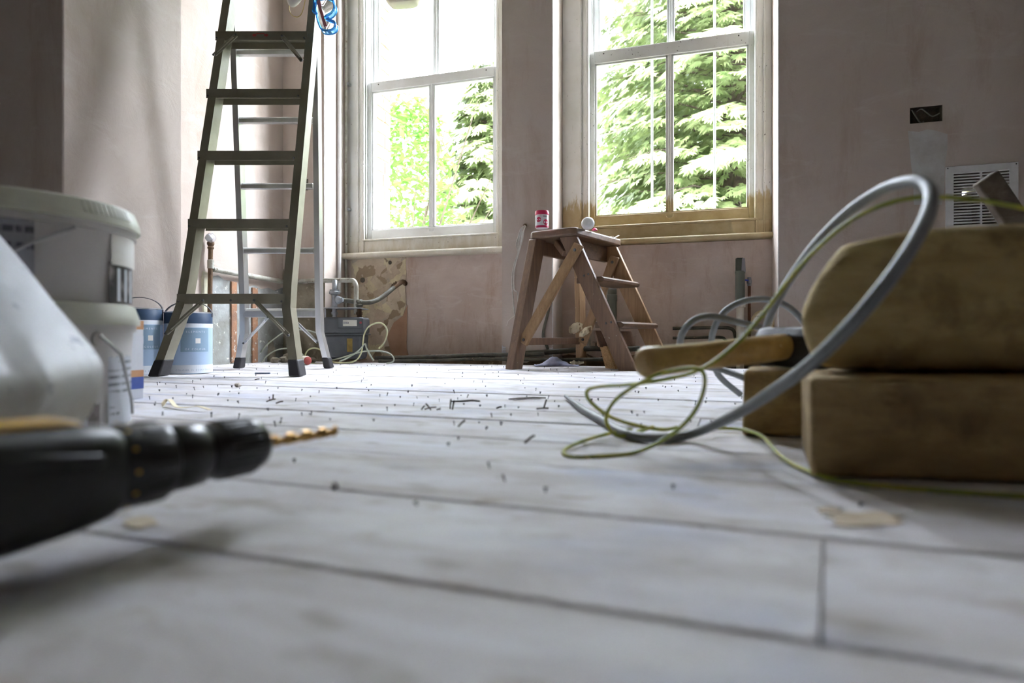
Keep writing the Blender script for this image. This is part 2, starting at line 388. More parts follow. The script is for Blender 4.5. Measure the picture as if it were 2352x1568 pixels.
def make_window(name, label, RX0, RX1, gx0, gx1, mxp, gbot, gtop, railtop, sillT, sillB, paint, sashm, pxm, cas_l, cas_r, pan_r):
    zsT, zsB = onY(pxm, sillT, Y1 - .05).z, onY(pxm, sillB, Y1 - .05).z
    YS = Y1 + .035
    zg0, zg1, zr = onY(pxm, gbot, YS).z, onY(pxm, gtop, YS).z, onY(pxm, railtop, YS).z
    xg0, xg1, xm = onY(gx0, 300, YS).x, onY(gx1, 300, YS).x, onY(mxp, 300, YS).x
    st = 0.026
    root = thing(name, label, None, V((RX0 + RX1) / 2, Y1, zsB), kind='structure')
    # box frame: casing boards, beads and head
    for (a, b, sg) in ((RX0, xg0 - st, 1), (xg1 + st, RX1, -1)):
        fr = MB().box(a, b, Y1, Y1 + .03, zsT, ZH)
        build(fr, 'casing', paint, root, bevel=.003)
        xin = b if sg > 0 else a
        build(MB().box(min(xin, xin - sg * .016), max(xin, xin - sg * .016), Y1 - .012, Y1 + .02, zsT, ZH - .02), 'stop_bead', paint, root, bevel=.005)
        xo = xin - sg * .04
        build(MB().box(min(xo, xo - sg * .012), max(xo, xo - sg * .012), Y1 - .010, Y1 + .01, zsT, ZH - .02), 'casing_moulding', paint, root, bevel=.004)
        # pulley stile running back to the outside
        build(MB().box(min(xin, xin - sg * .03), max(xin, xin - sg * .03), Y1 + .03, YO - .06, zsB, ZH), 'pulley_stile', SASHW, root)
        build(MB().box(min(xin, xin + sg * .010), max(xin, xin + sg * .010), YS + .044, YS + .052, zsT, ZH), 'parting_bead', SASHW, root)
    build(MB().box(RX0, RX1, Y1, YO - .06, ZH - .07, ZH), 'head', paint, root)
    # sill: apron board under the sash, then the rounded nosing
    zb = zg0 - .075
    build(MB().box(RX0 + .01, RX1 - .01, Y1 - .006, Y1 + .03, zsT, zb), 'apron_board', paint, root, bevel=.003)
    build(MB().box(xg0 - st - .012, xg1 + st + .012, Y1 - .016, Y1 + .03, zb, zb + .012), 'bottom_bead', paint, root, bevel=.005)
    zn = (zsT + zsB) / 2; rn = (zsT - zsB) / 2
    mb = MB(); ring = []
    for x in (RX0 - .003, RX1 + .003):
        ring.append([V(x, Y1 + .02, zsB), V(x, Y1 - .04, zsB)] + [V(x, Y1 - .04 - rn * math.cos(t), zn + rn * math.sin(t)) for t in (-1.0, -.5, 0, .5, 1.0)] + [V(x, Y1 - .04, zsT), V(x, Y1 + .02, zsT)])
    mb.loft(ring); build(mb, 'sill_nosing', paint, root, smooth=True)
    build(MB().box(RX0, RX1, Y1 + .03, YO + .06, zsB - .03, zb + .015), 'outer_sill', MORTAR, root)
    # sashes
    s1 = sash(root, 'lower_sash', xg0 - st, xg1 + st, zg0 - .063, zr, YS, .042, st, .063, zr - zg1, xm, .021, sashm, sashm)
    zu = ZH - .07
    sash(root, 'upper_sash', xg0 - st, xg1 + st, zr - .045, zu, YS + .054, .042, st + .012, .045, .055, xm + .004, .021, SASHW, SASHW)
    for sx in (xg0 + .05, xg1 - .05):     # dark discs painting the shade of screw holes in the meeting rail
        build(MB().lathe([(.004, 0), (.004, .002)], V(sx, YS + .001, zr - .018), 8, V(0, -1, 0)), 'screw_hole_shade', GAP, s1)
    lift = MB().tube(cat([V(xm - .02, YS, zg0 - .012), V(xm - .014, YS - .008, zg0 - .03), V(xm + .014, YS - .008, zg0 - .03), V(xm + .02, YS, zg0 - .012)], 4), .003, 6)
    build(lift, 'sash_lift', sashm, s1, smooth=True)
    return root, xg0 - st, xg1 + st, zr, YS
w1 = make_window('window_1', 'dirty white sash window behind the aluminium ladder', XL, XP0, 853, 1135, 991, 521, 193, 171, 572, 586, PAINT, SASHW, 990, 0, 0, 0)
w2 = make_window('window_2', 'half-stripped sash window above the wooden step stool', XP1, XR, 1366, 1720, 1538, 487, 124, 95, 542, 554, PAINT2, SASH2, 1540, 0, 0, 0)
# guard bars outside the right-hand window
BARM = pm('bar_paint', srgb(176, 182, 172), srgb(156, 162, 152), 10, 0.5)
for px in (1496, 1642):
    x = onY(px, 300, YO - .04).x
    build(MB().tube([V(x, YO + .02, .6), V(x, YO + .02, ZH)], .0065, 10), 'guard_bar', BARM, w2[0], smooth=True)

# ------------------------------------------------------------------ brick jamb outside the left window
bx = onY(868, 300, YO - .04).x
outer = build(MB().box(XL - .35, bx - .01, YO - .05, YO + .12, -.5, 3.2), 'wall_outside', MORTAR, keep=True, kind='structure')
b_me = None
for k in range(34):
    z0_ = .05 + k * .085
    for (yy0, yy1) in (((YO - .05, YO + .03), (YO + .04, YO + .125)) if k % 2 else ((YO - .05, YO + .05), (YO + .06, YO + .125))):
        mb = MB().box(bx - .1, bx + rnd.uniform(-.003, .003), yy0, yy1, z0_, z0_ + .072)
        build(mb, 'brick', BRICK, outer)
# ------------------------------------------------------------------ more materials
ALU = pm('aluminium', (0.66, 0.66, 0.66), (0.56, 0.56, 0.55), 18, 0.36, .8, stretch=(1, 1, .15), bump=0.05, rvar=.08)
ALU_SHADE = pm('aluminium_shaded', (0.27, 0.25, 0.185), (0.22, 0.205, 0.15), 12, 0.40, 0.3, rvar=.08)  # shade on the front frame put into a darker aluminium colour
RUB = pm('black_rubber', srgb(38, 37, 40), srgb(52, 50, 54), 20, 0.6)
STEEL = pm('steel', (0.35, 0.35, 0.36), (0.28, 0.28, 0.28), 20, 0.4, 0.9)
RIVET = pm('rivet', (0.12, 0.12, 0.12), None, 20, 0.5, 0.6)
RED = pm('red_plastic', srgb(196, 84, 74), srgb(180, 70, 62), 10, 0.5)
WHITEP = pm('white_paper', srgb(232, 230, 224), srgb(216, 212, 204), 12, 0.8)
YEL = pm('yellow_elastic', srgb(214, 196, 130), srgb(196, 178, 110), 20, 0.6)
def text_mesh(s, size, ext=0.0):
    cu = bpy.data.curves.new('t', 'FONT'); cu.body = s; cu.size = size; cu.space_character = 1.6; cu.align_x = 'CENTER'
    o = bpy.data.objects.new('t', cu); col.objects.link(o); dg = bpy.context.evaluated_depsgraph_get()
    me = bpy.data.meshes.new_from_object(o.evaluated_get(dg)); vs = [v.co.copy() for v in me.vertices]; fs = [tuple(p.vertices) for p in me.polygons]
    bpy.data.objects.remove(o); bpy.data.curves.remove(cu); bpy.data.meshes.remove(me)
    return vs, fs

# ------------------------------------------------------------------ aluminium step ladder
def zf(h): return 2.215 + .20 * h       # front frame leans back
def zr_(h): return 2.80 - .13 * h       # rear frame leans forward
def fpt(px, py):                        # point of the front frame seen at that height
    z = 2.3
    for _ in range(6): z = zf(CH + (HZ - py) * z / FPX)
    return at(px, py, z)
def rpt(px, py):
    z = 2.7
    for _ in range(6): z = zr_(CH + (HZ - py) * z / FPX)
    return at(px, py, z)
lad = thing('step_ladder', 'tall aluminium step ladder with black rubber feet, open before the left window', 'ladder', onZ(560, 858))
TOPY = -140
stiles = {'fl': [fpt(353, 862), fpt(413, 700), fpt(424, 640), fpt(541, TOPY)], 'fr': [fpt(677, 862), fpt(657, 706), fpt(660, 650), fpt(731, TOPY)],
          'rl': [rpt(543, 846), rpt(556, 765), rpt(556, 700), rpt(526, TOPY)], 'rr': [rpt(752, 844), rpt(731, 762), rpt(729, 700), rpt(720, TOPY)]}
for k, P in stiles.items():
    w, d = (.032, .062) if k[0] == 'f' else (.024, .05)
    P[0].z = 0.004
    # channel section: web facing out of the frame, flanges front and back
    sgn = 1 if k[1] == 'l' else -1
    mb = MB()
    off_ = FWD * (d / 2)
    pts = [P[0] + off_, P[1] + off_, P[2] + off_, P[3] + off_]
    mb.loft([[p - RGT * w / 2 - FWD * d / 2, p + RGT * w / 2 - FWD * d / 2, p + RGT * w / 2 + FWD * d / 2, p - RGT * w / 2 + FWD * d / 2] for p in pts])
    st = build(mb, 'front_stile' if k[0] == 'f' else 'rear_stile', ALU_SHADE if k[0] == 'f' else ALU, lad)
    # rubber boot
    dr = (P[1] - P[0]).normalized(); a, b = P[0] + off_ - UP * .002, P[0] + off_ + dr * (.062 if k[0] == 'f' else .05)
    mb = MB(); ww, dd = w / 2 + .003, d / 2 + .004
    mb.hexa([a - RGT * ww * 1.15 - FWD * dd * 1.05, a + RGT * ww * 1.15 - FWD * dd * 1.05, a + RGT * ww * 1.15 + FWD * dd * 1.05, a - RGT * ww * 1.15 + FWD * dd * 1.05,
             b - RGT * ww - FWD * dd, b + RGT * ww - FWD * dd, b + RGT * ww + FWD * dd, b - RGT * ww + FWD * dd])
    build(mb, 'rubber_foot', RUB, lad, bevel=.006)
def brace(p, q, name='brace', m=ALU_SHADE, w=.017):
    mb = MB().bar(p, q, w, .006, (q - p).cross(FWD)); mb.bar(p + (q - p) * .12 - FWD * .003, q + (p - q) * .12 - FWD * .003, w * .4, .008, (q - p).cross(FWD))
    o = build(mb, name, m, lad, bevel=.003)
    for r in (p, q): build(MB().lathe([(.005, 0), (.004, .004), (.001, .005)], r - FWD * .004, 8, -FWD), 'rivet', RIVET, o, smooth=True)
    return o
steps_px = [(675, 408, 655), (503, 433, 667), (347, 455, 683), (205, 475, 693), (73, 496, 707)]
for i, (y, xa, xb) in enumerate(steps_px):
    a, b = fpt(xa, y), fpt(xb, y); b.z = a.z
    fdir = (b - a).normalized(); L = (b - a).length; lip = .037
    mb = MB(); q = -FWD * .004
    def pl(p0, p1, d0, d1, h0, h1): mb.hexa([p0 + FWD * d0 + UP * h0, p1 + FWD * d0 + UP * h0, p1 + FWD * d1 + UP * h0, p0 + FWD * d1 + UP * h0, p0 + FWD * d0 + UP * h1, p1 + FWD * d0 + UP * h1, p1 + FWD * d1 + UP * h1, p0 + FWD * d1 + UP * h1])
    pl(a, b, -.006, -.002, -lip, 0); a2, b2 = a + fdir * .022, b - fdir * .022
    pl(a2, b2, -.002, .085, -.003, 0); pl(a2, b2, .085, .088, -.030, 0)
    for k in range(5): pl(a2, b2, .008 + k * .016, .014 + k * .016, 0, .0016)
    s_ = build(mb, 'step', ALU_SHADE, lad, bevel=.0015)
    for t in ((.006, .028), (L - .012, .028)) + (((L / 2, .024),) if i == 0 else ()):
        build(MB().lathe([(.0045, 0), (.0035, .003), (.001, .004)], a + fdir * t[0] - UP * t[1] - FWD * .006, 8, -FWD), 'rivet', RIVET, s_, smooth=True)
    if i == 4:    # small red double-arrow sticker
        c_ = a + fdir * L * .49 - UP * .017 - FWD * .0066
        mb = MB(); e = FWD * -.0004
        mb.prism([c_ - fdir * .034, c_ - fdir * .024 + UP * .008, c_ - fdir * .024 + UP * .004, c_ - fdir * .016 + UP * .004, c_ - fdir * .016 - UP * .004, c_ - fdir * .024 - UP * .004, c_ - fdir * .024 - UP * .008], e)
        mb.prism([c_ + fdir * .034, c_ + fdir * .024 - UP * .008, c_ + fdir * .024 - UP * .004, c_ + fdir * .016 - UP * .004, c_ + fdir * .016 + UP * .004, c_ + fdir * .024 + UP * .004, c_ + fdir * .024 + UP * .008], e)
        mb.prism([c_ - fdir * .018 + UP * .004, c_ - fdir * .018 + UP * .0075, c_ + fdir * .018 + UP * .0075, c_ + fdir * .018 + UP * .004], e)
        build(mb, 'arrow_sticker', RED, s_)
f_ = FWD * -.012
brace(fpt(471, 690) + f_, fpt(386, 766) + f_); brace(fpt(588, 690) + f_, fpt(666, 770) + f_)
brace(fpt(546, 84) + f_, fpt(495, 130) + f_); brace(fpt(651, 87) + f_, fpt(696, 143) + f_)
rungs = [(718, 558, 724, .020), (574, 552, 719, .013), (425, 546, 716, .013), (273, 541, 715, .013), (116, 536, 716, .013), (-30, 531, 716, .013)]
for (y, xa, xb, r) in rungs:
    a, b = rpt(xa, y) + FWD * .02, rpt(xb, y) + FWD * .02; b.z = a.z
    mb = MB(); prof = [(-r, -r), (r, -r), (r, r * .4), (r * .55, r), (-r * .55, r), (-r, r * .4)]
    mb.loft([[p + FWD * u + UP * v_ for (u, v_) in prof] for p in (a, b)])
    build(mb, 'rear_rung', ALU, lad, bevel=.002)
brace(rpt(616, 728), rpt(560, 788), 'rear_brace', ALU, .014); brace(rpt(667, 727), rpt(729, 786), 'rear_brace', ALU, .014)
a, b = fpt(534, TOPY), fpt(738, TOPY); cc = (a + b) / 2 + FWD * .09
build(MB().obox(cc, RGT * ((b - a).length / 2 + .02), FWD * .14, UP * .015), 'top_platform', ALU_SHADE, lad, bevel=.006)
for (px, sg) in ((531, -1), (727, 1)):   # spreader hinge plates near the top
    p = rpt(px, 8); build(MB().obox(p - FWD * .02 + UP * .01, RGT * .004, FWD * .05, UP * .05), 'hinge_plate', STEEL, lad, bevel=.004)

# ------------------------------------------------------------------ safety goggles hung on the ladder
def clear_mat(name, c, t=0.6):
    m, nt, bs = newmat(name); bs.inputs['Base Color'].default_value = c4(c); bs.inputs['Roughness'].default_value = 0.08
    bs.inputs['Transmission Weight'].default_value = t; bs.inputs['IOR'].default_value = 1.2
    return m
BLUEC = clear_mat('blue_clear_plastic', srgb(88, 172, 232), .55); CLEAR = clear_mat('clear_lens', (1, 1, 1), .95)
zg_ = 2.36
gog = thing('safety_goggles', 'clear blue safety goggles dangling from the right side of the ladder', 'goggles', at(745, 70, zg_))
outl = [(728, -4), (745, -8), (762, -2), (768, 14), (762, 28), (750, 36), (747, 40), (756, 46), (768, 50), (770, 60), (762, 68), (748, 70), (738, 66), (731, 50), (727, 30), (725, 10)]
bl = cat([at(px, py, zg_ + .012 * math.sin(i)) for i, (px, py) in enumerate(outl)], 4, True)
mb = MB().tube(bl, .0048, 8, True); fr = build(mb, 'frame', BLUEC, gog, smooth=True)
mb = MB().tube([p + FWD * .03 for p in bl], .0036, 8, True); build(mb, 'rear_frame', BLUEC, gog, smooth=True)
mb = MB(); n = len(bl); mb.add([p for p in bl] + [p + FWD * .03 for p in bl], [(k, (k + 1) % n, n + (k + 1) % n, n + k) for k in range(n)])
build(mb, 'skirt', BLUEC, gog, smooth=True)
cl = sum(bl, V(0, 0, 0)) / n; mb = MB(); mb.add([cl - FWD * .006] + bl, [(0, 1 + k, 1 + (k + 1) % n) for k in range(n)]); build(mb, 'lens', CLEAR, gog, smooth=True)
build(MB().strip([at(732, 2, zg_ + .02), at(741, 34, zg_ + .02), at(750, 64, zg_ + .022)], .012, .003, RGT), 'red_strap', RED, gog)
build(MB().strip(cat([at(722, -120, zg_ + .03), at(724, -60, zg_ + .03), at(722, 10, zg_ + .01), at(720, 26, zg_ + .004), at(728, 32, zg_)], 4), .010, .003, RGT), 'head_strap', BLUEC, gog)
# ------------------------------------------------------------------ dust mask
zm_ = 2.62
msk = thing('dust_mask', 'white cup dust mask with yellow elastic hanging behind the ladder top', 'mask', at(680, 20, zm_))
mb = MB(); rings = []
for i in range(7):
    t = i / 6; rr = math.cos(t * 1.45); c_ = at(683, -28 + 6 * t, zm_) - FWD * (.05 * math.sin(t * 1.45))
    rings.append([c_ + RGT * (.040 * rr * math.cos(a)) + (UP * .085 + RGT * .02) * (rr * math.sin(a)) for a in [2 * math.pi * k / 18 for k in range(18)]])
mb.loft(rings); build(mb, 'cup', WHITEP, msk, smooth=True)
build(MB().tube(cat([at(667, 8, zm_), at(664, 20, zm_), at(670, 34, zm_), at(682, 39, zm_), at(692, 32, zm_), at(699, 10, zm_), at(702, -20, zm_), at(700, -90, zm_ - .02)], 6), .0016, 6), 'elastic', YEL, msk, smooth=True)
# ------------------------------------------------------------------ wooden step stool
def wood_mat(name, a, b, d, ext=(0.8, 14, 14), rough=.55, spots=srgb(214, 204, 190)):
    m, nt, bs = newmat(name); v = coords(nt, ext, True); vo = coords(nt, (1, 1, 1), True)
    c = ramp(nt, noisef(nt, v, 5, 7, .65, .6), [(.32, a), (.62, b)])
    c = mix(nt, ramp(nt, noisef(nt, v, 14, 6, .7), [(.55, W), (.72, (.6,) * 3)]), c, d)
    c = mix(nt, ramp(nt, noisef(nt, vo, 75, 3), [(.70, W), (.75, (.7,) * 3)]), c, spots)
    nt.links.new(c, bs.inputs['Base Color']); bs.inputs['Roughness'].default_value = rough
    bumpn(nt, bs, noisef(nt, v, 9, 6), .15, .004)
    return m
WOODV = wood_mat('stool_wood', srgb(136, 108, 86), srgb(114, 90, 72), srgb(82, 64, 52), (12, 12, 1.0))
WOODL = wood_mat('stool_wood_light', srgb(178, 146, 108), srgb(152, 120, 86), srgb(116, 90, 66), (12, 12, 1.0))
WOODH = wood_mat('stool_board', srgb(124, 98, 76), srgb(100, 80, 64), srgb(68, 56, 48), (2, 9, 9), .4)
SHAV = pm('paper_scrap', srgb(244, 236, 210), srgb(228, 212, 176), 16, .8)
U_, V_ = RGT * .6 + FWD * .8, RGT * -.8 + FWD * .6       # along the treads / towards the back legs
S0 = cw(.2798, 2.72)                                     # near corner of the top, on the floor
def sp(u, v, h): return S0 + U_ * u + V_ * v + UP * h
stool = thing('step_stool', 'paint-spattered brown wooden step stool with two treads', 'stool', sp(.22, .1, 0))
HT, WD = .640, .47
tb = MB(); pr = [(0.02, 0), (WD - .02, 0), (WD, .02), (WD, .235), (WD - .02, .255), (.02, .255), (0, .235), (0, .02)]
tb.prism([sp(u, v, HT - .036) for (u, v) in pr], UP * .036)
tb = build(tb, 'top_board', WOODH, stool, bevel=.008, bseg=3)
# stringers with the two treads
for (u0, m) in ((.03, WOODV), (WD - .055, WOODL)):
    mb = MB(); w = .022; a, b = (sp(u0, .075, HT - .036), sp(u0, -.245, 0.0))
    mb.hexa([sp(u0, -.20, 0), sp(u0, -.285, 0), sp(u0 + w, -.285, 0), sp(u0 + w, -.20, 0), sp(u0, .10, HT - .036), sp(u0, .012, HT - .036), sp(u0 + w, .012, HT - .036), sp(u0 + w, .10, HT - .036)])
    s_ = build(mb, 'stringer', m, stool, bevel=.003)
    for (v, h) in ((-.03, .42), (-.052, .425), (-.14, .205), (-.165, .21), (.03, .5)):
        build(MB().lathe([(.0055, 0), (.004, .003), (.001, .0035)], sp(u0, v, h), 8, -U_), 'screw', RIVET, s_, smooth=True)
for h in (.212, .415):
    vc = .055 - (HT - .036 - h) * .47
    mb = MB(); pr = [(vc - .075, h - .026), (vc - .085, h - .020), (vc - .085, h - .008), (vc - .072, h), (vc + .055, h), (vc + .055, h - .026)]
    mb.loft([[sp(u, v, z) for (v, z) in pr] for u in (.05, WD - .053)])
    build(mb, 'tread', WOODH, stool, bevel=.002)
mb = MB(); mb.hexa([sp(.052, -.10, .10), sp(WD - .055, -.10, .10), sp(WD - .055, -.088, .10), sp(.052, -.088, .10), sp(.052, -.075, .175), sp(WD - .055, -.075, .175), sp(WD - .055, -.063, .175), sp(.052, -.063, .175)])
build(mb, 'rear_batten', WOODV, stool, bevel=.003)
# back frame: legs, stretcher, aprons
fL, fR = onZ(1180, 848), onZ(1335, 838.5)
tL, tR = sp(.035, .225, HT - .036), sp(WD - .05, .225, HT - .036)
fd = (fR - fL).normalized()
def leg(a, b, m, w=.055, t=.024):
    mb = MB(); n = V(-fd.y, fd.x, 0)
    mb.hexa([a - fd * w / 2 * .9 - n * t / 2, a + fd * w / 2 * .9 - n * t / 2, a + fd * w / 2 * .9 + n * t / 2, a - fd * w / 2 * .9 + n * t / 2, b - fd * w / 2 - n * t / 2, b + fd * w / 2 - n * t / 2, b + fd * w / 2 + n * t / 2, b - fd * w / 2 + n * t / 2])
    return build(mb, 'rear_leg', m, stool, bevel=.003)
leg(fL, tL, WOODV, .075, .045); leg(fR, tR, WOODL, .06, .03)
la, lb = fL + (tL - fL) * .20, fR + (tR - fR) * .20; la.z = lb.z = .125
build(MB().bar(la, lb, .034, .022, UP), 'stretcher', WOODV, stool, bevel=.002)
ba, bb = fL + (tL - fL) * .14 - fd * .045, fL + (tL - fL) * .25 - fd * .05
build(MB().bar(sp(.06, .235, HT - .07), sp(WD - .06, .235, HT - .07), .065, .02, UP), 'rear_apron', WOODV, stool, bevel=.002)
build(MB().bar(sp(.05, .07, HT - .078), sp(WD - .05, .07, HT - .078), .075, .02, UP), 'front_apron', WOODH, stool, bevel=.002)
build(MB().bar(sp(.10, .16, HT - .045), sp(.055, .085, HT - .11), .03, .025, UP), 'corner_block', WOODV, stool, bevel=.004)
for (u, ft, tp) in ((.018, fL, tL), (WD - .03, fR, tR)):   # stays between stringer and leg
    p = sp(u, .005, .535) if u < .1 else sp(u - .035, .02, .52)
    q = ft + (tp - ft) * .22 + V_ * -.035 + (U_ * -.005 if u < .1 else U_ * -.03)
    e = (q - p).normalized()
    o = build(MB().bar(p - e * .03, q + e * .02, .05, .018, (q - p).cross(U_)), 'stay', WOODL, stool, bevel=.004)
    for r in (p, q): build(MB().lathe([(.008, 0), (.006, .004), (.001, .005)], r - U_ * .010, 10, -U_), 'bolt', RIVET, o, smooth=True)
# ------------------------------------------------------------------ things on the stool
PINK = pm('pink_plastic', srgb(206, 48, 92), srgb(190, 38, 80), 10, .4); LAB = pm('tub_label', srgb(226, 222, 224), srgb(210, 206, 208), 10, .5); INK = pm('black_ink', srgb(40, 36, 40), None, 10, .6)
tc = onZ(1245, 524.5, HT); tub = thing('plastic_tub', 'small white tub with pink lid and pink dots standing on the stool', 'tub', tc)
r = .030
build(MB().lathe([(r * .93, 0), (r * .97, .004), (r, .010), (r, .058), (r * .94, .060)], tc, 32), 'body', LAB, tub, smooth=True)
build(MB().lathe([(r * 1.04, .060), (r * 1.06, .062), (r * 1.06, .072), (r * .98, .0785), (.001, .079)], tc, 32), 'lid', PINK, tub, smooth=True)
build(MB().lathe([(r * 1.005, .001), (r * 1.005, .010)], tc, 32), 'base_band', PINK, tub, smooth=True)
def dot(c, rad, a0, h0, rr, name, m, par, n=16):
    mb = MB(); pts = [];
    for k in range(n):
        t = 2 * math.pi * k / n; a = a0 + rad * math.cos(t) / rr; pts.append(c + V(math.cos(a) * rr, math.sin(a) * rr, h0 + rad * math.sin(t)))
    mb.add(pts + [c + V(math.cos(a0) * rr, math.sin(a0) * rr, h0)], [(k, (k + 1) % n, n) for k in range(n)]); return build(mb, name, m, par)
ac = math.atan2(-tc.y, -tc.x)    # angle that faces the viewpoint
dot(tc, .0135, ac + .62, .024, r * 1.012, 'pink_dot', PINK, tub); dot(tc, .012, ac - .55, .036, r * 1.012, 'pink_dot', PINK, tub)
mb = MB()
for k in range(6): mb.lathe([(r * 1.012, .048), (r * 1.012, .053)], tc, 3, None, ac + .15 + k * .11, ac + .22 + k * .11)
build(mb, 'lettering', INK, tub)
pc = onZ(1350, 526, HT); wp = thing('plastic_dome', 'white rounded plastic dome leaning on the stool top', 'dome', pc)
mb = MB(); ax = (RGT * -.35 - FWD * .75 + UP * .25).normalized()
mb.lathe([(.001, .020), (.016, .019), (.026, .014), (.030, .006), (.030, 0), (.029, -.010), (.001, -.012)], pc + UP * .026, 24, ax); build(mb, 'shell', pm('white_plastic', srgb(236, 238, 240), srgb(226, 228, 230), 8, .35), wp, smooth=True)
build(MB().lathe([(.0306, -.004), (.0306, -.002)], pc + UP * .026, 24, ax), 'seam', pm('cap_seam', srgb(180, 184, 188), None, 8, .5), wp)
pk = onZ(1366, 530, HT); build(MB().lathe([(.012, 0), (.013, .004), (.009, .011), (.002, .014)], pk, 16), 'pink_bottle_top', PINK, label='dark pink bottle top lying beside the white dome on the stool', cat='bottle top', smooth=True)
pp = onZ(1405, 543, HT)
mb = MB(); a = pp - U_ * .05; mb.prism([sp(.24, .02, HT + .001), sp(.33, .03, HT + .001), sp(.34, .06, HT + .012), sp(.335, .09, HT + .022), sp(.25, .085, HT + .018)], UP * .0012)
build(mb, 'paper_sheet', WHITEP, label='creased white sheet of paper lying on the stool top', cat='paper')
mb = MB(); mb.strip(cat([sp(.37, .03, HT + .003), sp(.40, .02, HT + .010), sp(.43, .035, HT + .004), sp(.47, .02, HT + .024)], 4), .012, .0012, V_); build(mb, 'paper_curl', WHITEP, label='curled white paper strip on the stool edge nearest the right window', cat='paper')
def scrap(name, label, c, ax, ay, n=9, seed=1, amp=.012, m=None):
    rr = random.Random(seed); mb = MB(); N = n; pts = []
    for i in range(N):
        for j in range(4):
            u, v = i / (N - 1) - .5, j / 3 - .5
            w = 1 - .5 * abs(u * 2) ** 2
            pts.append(c + ax * u + ay * v * w + UP.cross(ax).normalized() * rr.uniform(-amp, amp) + UP * rr.uniform(0, amp * .4))
    f = [(i * 4 + j, (i + 1) * 4 + j, (i + 1) * 4 + j + 1, i * 4 + j + 1) for i in range(N - 1) for j in range(3)]
    mb.add(pts, f)
    o = build(mb, name, m or SHAV, label=label, cat='paper scrap', smooth=True, fix=False)
    s_ = o.modifiers.new('thick', 'SOLIDIFY'); s_.thickness = .0012
    return o
zsc = (lb - EYE).dot(FWD) - .04
scrap('wallpaper_scrap', 'torn cream paper scrap hanging behind the stool stay', at(1322, 754, zsc + .01), RGT * .068 + UP * .02, UP * .055, seed=3)
scrap('wallpaper_scrap', 'torn cream paper scrap sticking out right of the stool rear leg', at(1345, 762, zsc - .03), RGT * .062 + UP * .035, UP * .04, seed=5)
scrap('wallpaper_scrap', 'cream paper scrap lying at the foot of the stool rear leg', onZ(1325, 839.5) + UP * .014, RGT * .07 + UP * .004, UP * .022 + FWD * .012, seed=8)
build(MB().hexa([sp(.08, -.16, .004), sp(.20, -.185, .004), sp(.24, -.12, .004), sp(.12, -.09, .004), sp(.07, -.12, .105), sp(.19, -.135, .105), sp(.22, -.10, .105), sp(.10, -.07, .105)]), 'chipboard_offcut', pm('chipboard', srgb(190, 156, 108), srgb(160, 124, 80), 90, .8, spots=srgb(110, 82, 52), sscale=120, sthr=.6), label='small chipboard offcut standing on the floor under the stool treads', cat='offcut', bevel=.001)
# ------------------------------------------------------------------ paint tins
TINB = pm('tin_blue', srgb(176, 200, 226), srgb(168, 192, 220), 6, .45); TINP = pm('tin_panel', srgb(134, 160, 182), None, 6, .5); TIND = pm('tin_dark_blue', srgb(58, 80, 108), srgb(48, 68, 94), 6, .45)
TINW = pm('tin_white', srgb(222, 228, 236), None, 6, .5); TINM = pm('tin_rim', (.55, .56, .58), None, 6, .3, 1.0); STRAP = pm('strap_grey', srgb(74, 74, 84), srgb(62, 62, 72), 8, .55)
CREAMP = pm('chip_cream', srgb(232, 228, 222), None, 6, .6)
def cyl_patch(c, r, a0, a1, h0, h1, n=14):
    return MB().lathe([(r, h0), (r, h1)], c, n, None, a0, a1)
def wrap_text(s, size, c, r, a0, h, m, par, name='lettering'):
    vs, fs = text_mesh(s, size)
    mb = MB(); mb.add([c + V(math.cos(a0 + v.x / r) * r, math.sin(a0 + v.x / r) * r, h + v.y) for v in vs], fs)
    return build(mb, name, m, par, fix=False)
